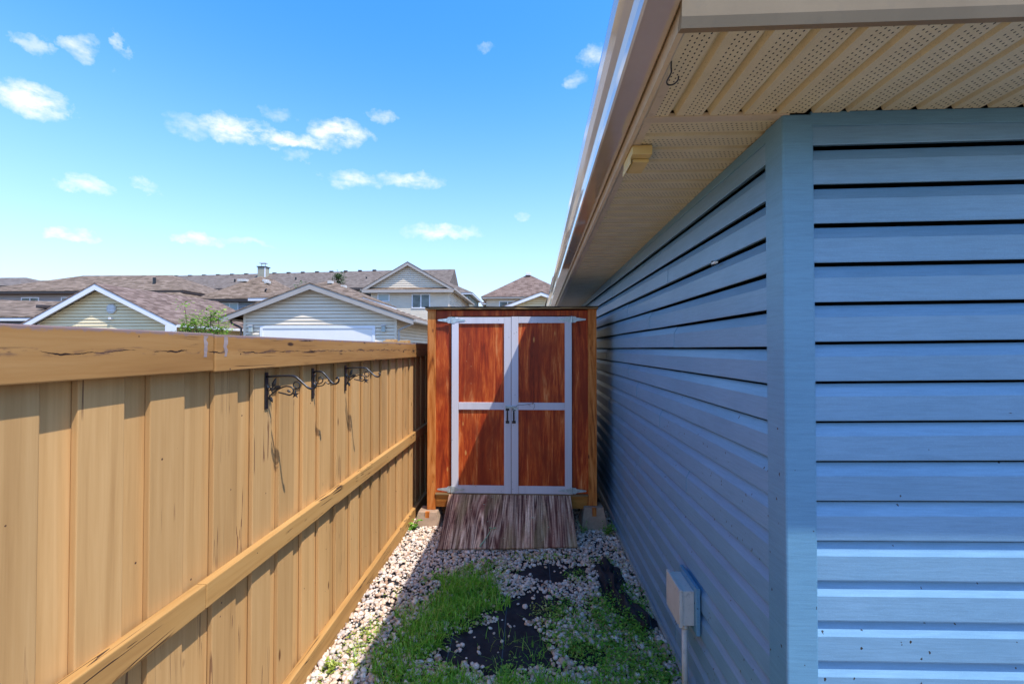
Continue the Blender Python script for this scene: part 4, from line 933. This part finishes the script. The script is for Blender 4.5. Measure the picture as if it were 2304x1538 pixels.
# long building on the skyline
Gg = thing('apartment_block', 'long low apartment block with grey brown roof along the skyline', 'building', (-37, 60, .4))
b = MB(); rp = [(-70, 11.1), (-58, 11.25), (-53.0, 11.45), (-49, 11.65), (-33, 11.95), (-18.9, 12.2), (-10, 12.3)]
for x, z in rp: b.v += [(x, 55, 9.25), (x, 60, z), (x, 65, 9.25), (x, 55, 9.15), (x, 65, 9.15)]
for i in range(len(rp)-1):
    a = i*5; b.f += [(a, a+5, a+6, a+1), (a+1, a+6, a+7, a+2), (a+3, a, a+5, a+8), (a+2, a+7, a+9, a+4), (a+3, a+8, a+9, a+4)]
b.f += [(0, 1, 2, 4, 3)]; a = (len(rp)-1)*5; b.f += [(a+3, a+4, a+2, a+1, a)]
b.build('roof', M['sh_grey'], Gg, (-37, 60, 10))
for x in [-52+1.95*k for k in range(17)]: z = 11.45+(x+53)*.022; part('ridge_vent', x-.22, x+.22, 59.75, 60.1, z-.03, z+.13, M['t_dark'], Gg)
for x, y, z in ((-46.5, 57.2, 10.35), (-38, 57, 10.35), (-30.2, 57.4, 10.6), (-24.6, 57.4, 10.6), (-35, 58.6, 11), (-21, 57.5, 10.6)): part('vent_pipe', x-.07, x+.07, y-.07, y+.07, z-.2, z+.35, M['black_metal'], Gg)
part('fascia', -70, -10, 54.95, 54.99, 8.95, 9.22, M['t_dark'], Gg)
part('wall', -69, -11, 56.2, 64, .4, 9.14, M['w_brown'], Gg)
for x in (-45.3, -40.4, -33.2, -27.3, -22.3, -19.4):
    w = part('balcony_shade_panel', x-1.4, x+1.4, 56.1, 56.19, 6.6, 8.7, M['t_dark'], Gg); part('window', x-.7, x+.5, 56.05, 56.095, 6.9, 8.3, M['glass'], Gg)  # flat dark panel on the wall, recess shade put into its colour
    part('balcony_post', x+1.1, x+1.35, 55.3, 55.55, .4, 9.1, M['w_olive'], Gg)
ch = part('chimney', -35.75, -34.75, 58.2, 59.2, 9.6, 12.45, M['w_olive'], Gg)
part('corner_trim', -34.83, -34.73, 58.18, 58.28, 9.6, 12.46, M['t_white'], ch); part('chimney_top', -35.85, -34.65, 58.1, 59.3, 12.46, 12.56, M['t_dark'], ch)
b = MB()
for x in (-35.5, -35.0): b.tube([(x, 58.7, 12.5), (x, 58.7, 12.98)], .04, 6)
b.box(-35.7, -34.8, 58.4, 59.0, 12.98, 13.05); b.build('flue_cap', M['pvc'], ch, (-35.2, 58.7, 12.8))
# houses to the right of the gable house
Jj = hiphouse('house', 'hip roofed beige house seen between the eave and the two storey house', -4.46, 4.1, 41, 49.6, 6.46, 9.15, 'w_beige', 'sh_red', 't_taupe')
window(Jj, -2.85, -1.25, 41.45, 4.9, 6.10, 2, .09); part('ridge_vent', -.45, .05, 44.6, 45.0, 8.95, 9.22, M['t_white'], Jj, .03)
gable('garage', 'small cream gable with white rakes just left of the blue garage eave', 'garage', .72, 5.50, -2.35, 4.35, 3.9, 4.35, -2.0, 3.5, 30, 8, 'w_cream', 'sh_brown', 't_white', .5, .4, .2)
Ii = hiphouse('house', 'distant olive house with grey roof peeking out right of the two storey gable', -13.5, -6.35, 50, 60, 7.95, 9.75, 'w_olive', 'sh_grey', 't_white')
window(Ii, -7.6, -6.95, 50.45, 6.3, 7.5, 1, .08)
K2 = hiphouse('house', 'small far house with white eave in the gap left of the hip roofed beige house', -6.3, -4.2, 58, 64, 7.6, 8.25, 'w_olive', 'sh_grey', 't_white')

# ------------------------------------------------------------------ trees
def tree(name, label, x, y, z0, h, lx, crown, mat, n, ls, seed, stems=1):
    t = thing(name, label, 'tree', (x, y, z0)); rr = np.random.default_rng(seed); b = MB(); tips = []
    for s in range(stems):
        ox = 0 if stems == 1 else rr.uniform(-lx*.8, lx*.8); hh = h*(rr.uniform(.75, 1.) if s else 1.)
        pts = [Vector((x+ox*t_, y+rr.uniform(-.02, .02), z0+hh*t_)) for t_ in np.linspace(0, 1, 7)]
        b.tube(pts, [max(.006, .02*h*.35*(1-.85*i/6)) for i in range(7)], 6)
        for i in range(8*stems if stems == 1 else 7):
            f = rr.uniform(crown, .97); p = Vector((x+ox*f, y, z0+hh*f)); a = rr.uniform(0, 6.28); L = lx*(1-f)*.9+lx*.18
            q = p+Vector((math.cos(a)*L, math.sin(a)*L, L*.7)); b.tube([p, (p+q)/2, q], [.008*h*.3, .005*h*.3, .003], 5); tips += [p, (p+q)/2, q]
        tips += pts[3:]
    b.build('trunk', M['bark'], t, (x, y, z0))
    T = np.array([tuple(p) for p in tips]); idx = rr.integers(0, len(T), n); P = T[idx]+rr.normal(0, ls*1.8, (n, 3))
    leaves((P[:, 0], P[:, 1]), ls, M[mat], 'crown', None, None, 1, kind='stuff', z0=P[:, 2], parent=t, world=(x, y, z0), spread=.5)
tree('sapling', 'bright green leafy sapling tips showing above the fence beside the cream garage', -5.28, 7.1, 0, 2.42, .40, .60, 'sapleaf', 5200, .036, 3, 7)
tree('cypress_tree', 'narrow dark conifer in front of the apartment block roof', -21.2, 49.5, .5, 9.3, .55, .3, 'cypleaf', 1800, .16, 5)
tree('shrub_tree', 'small green tree far off in the gap beside the hip roofed beige house', -4.75, 55, .5, 6.9, 1.2, .4, 'cypleaf', 900, .16, 6)
tree('small_conifer', 'small dark green tree top between the brown hip roofs behind the garages', -17.0, 33.0, .5, 5.9, .5, .4, 'cypleaf', 800, .12, 8)
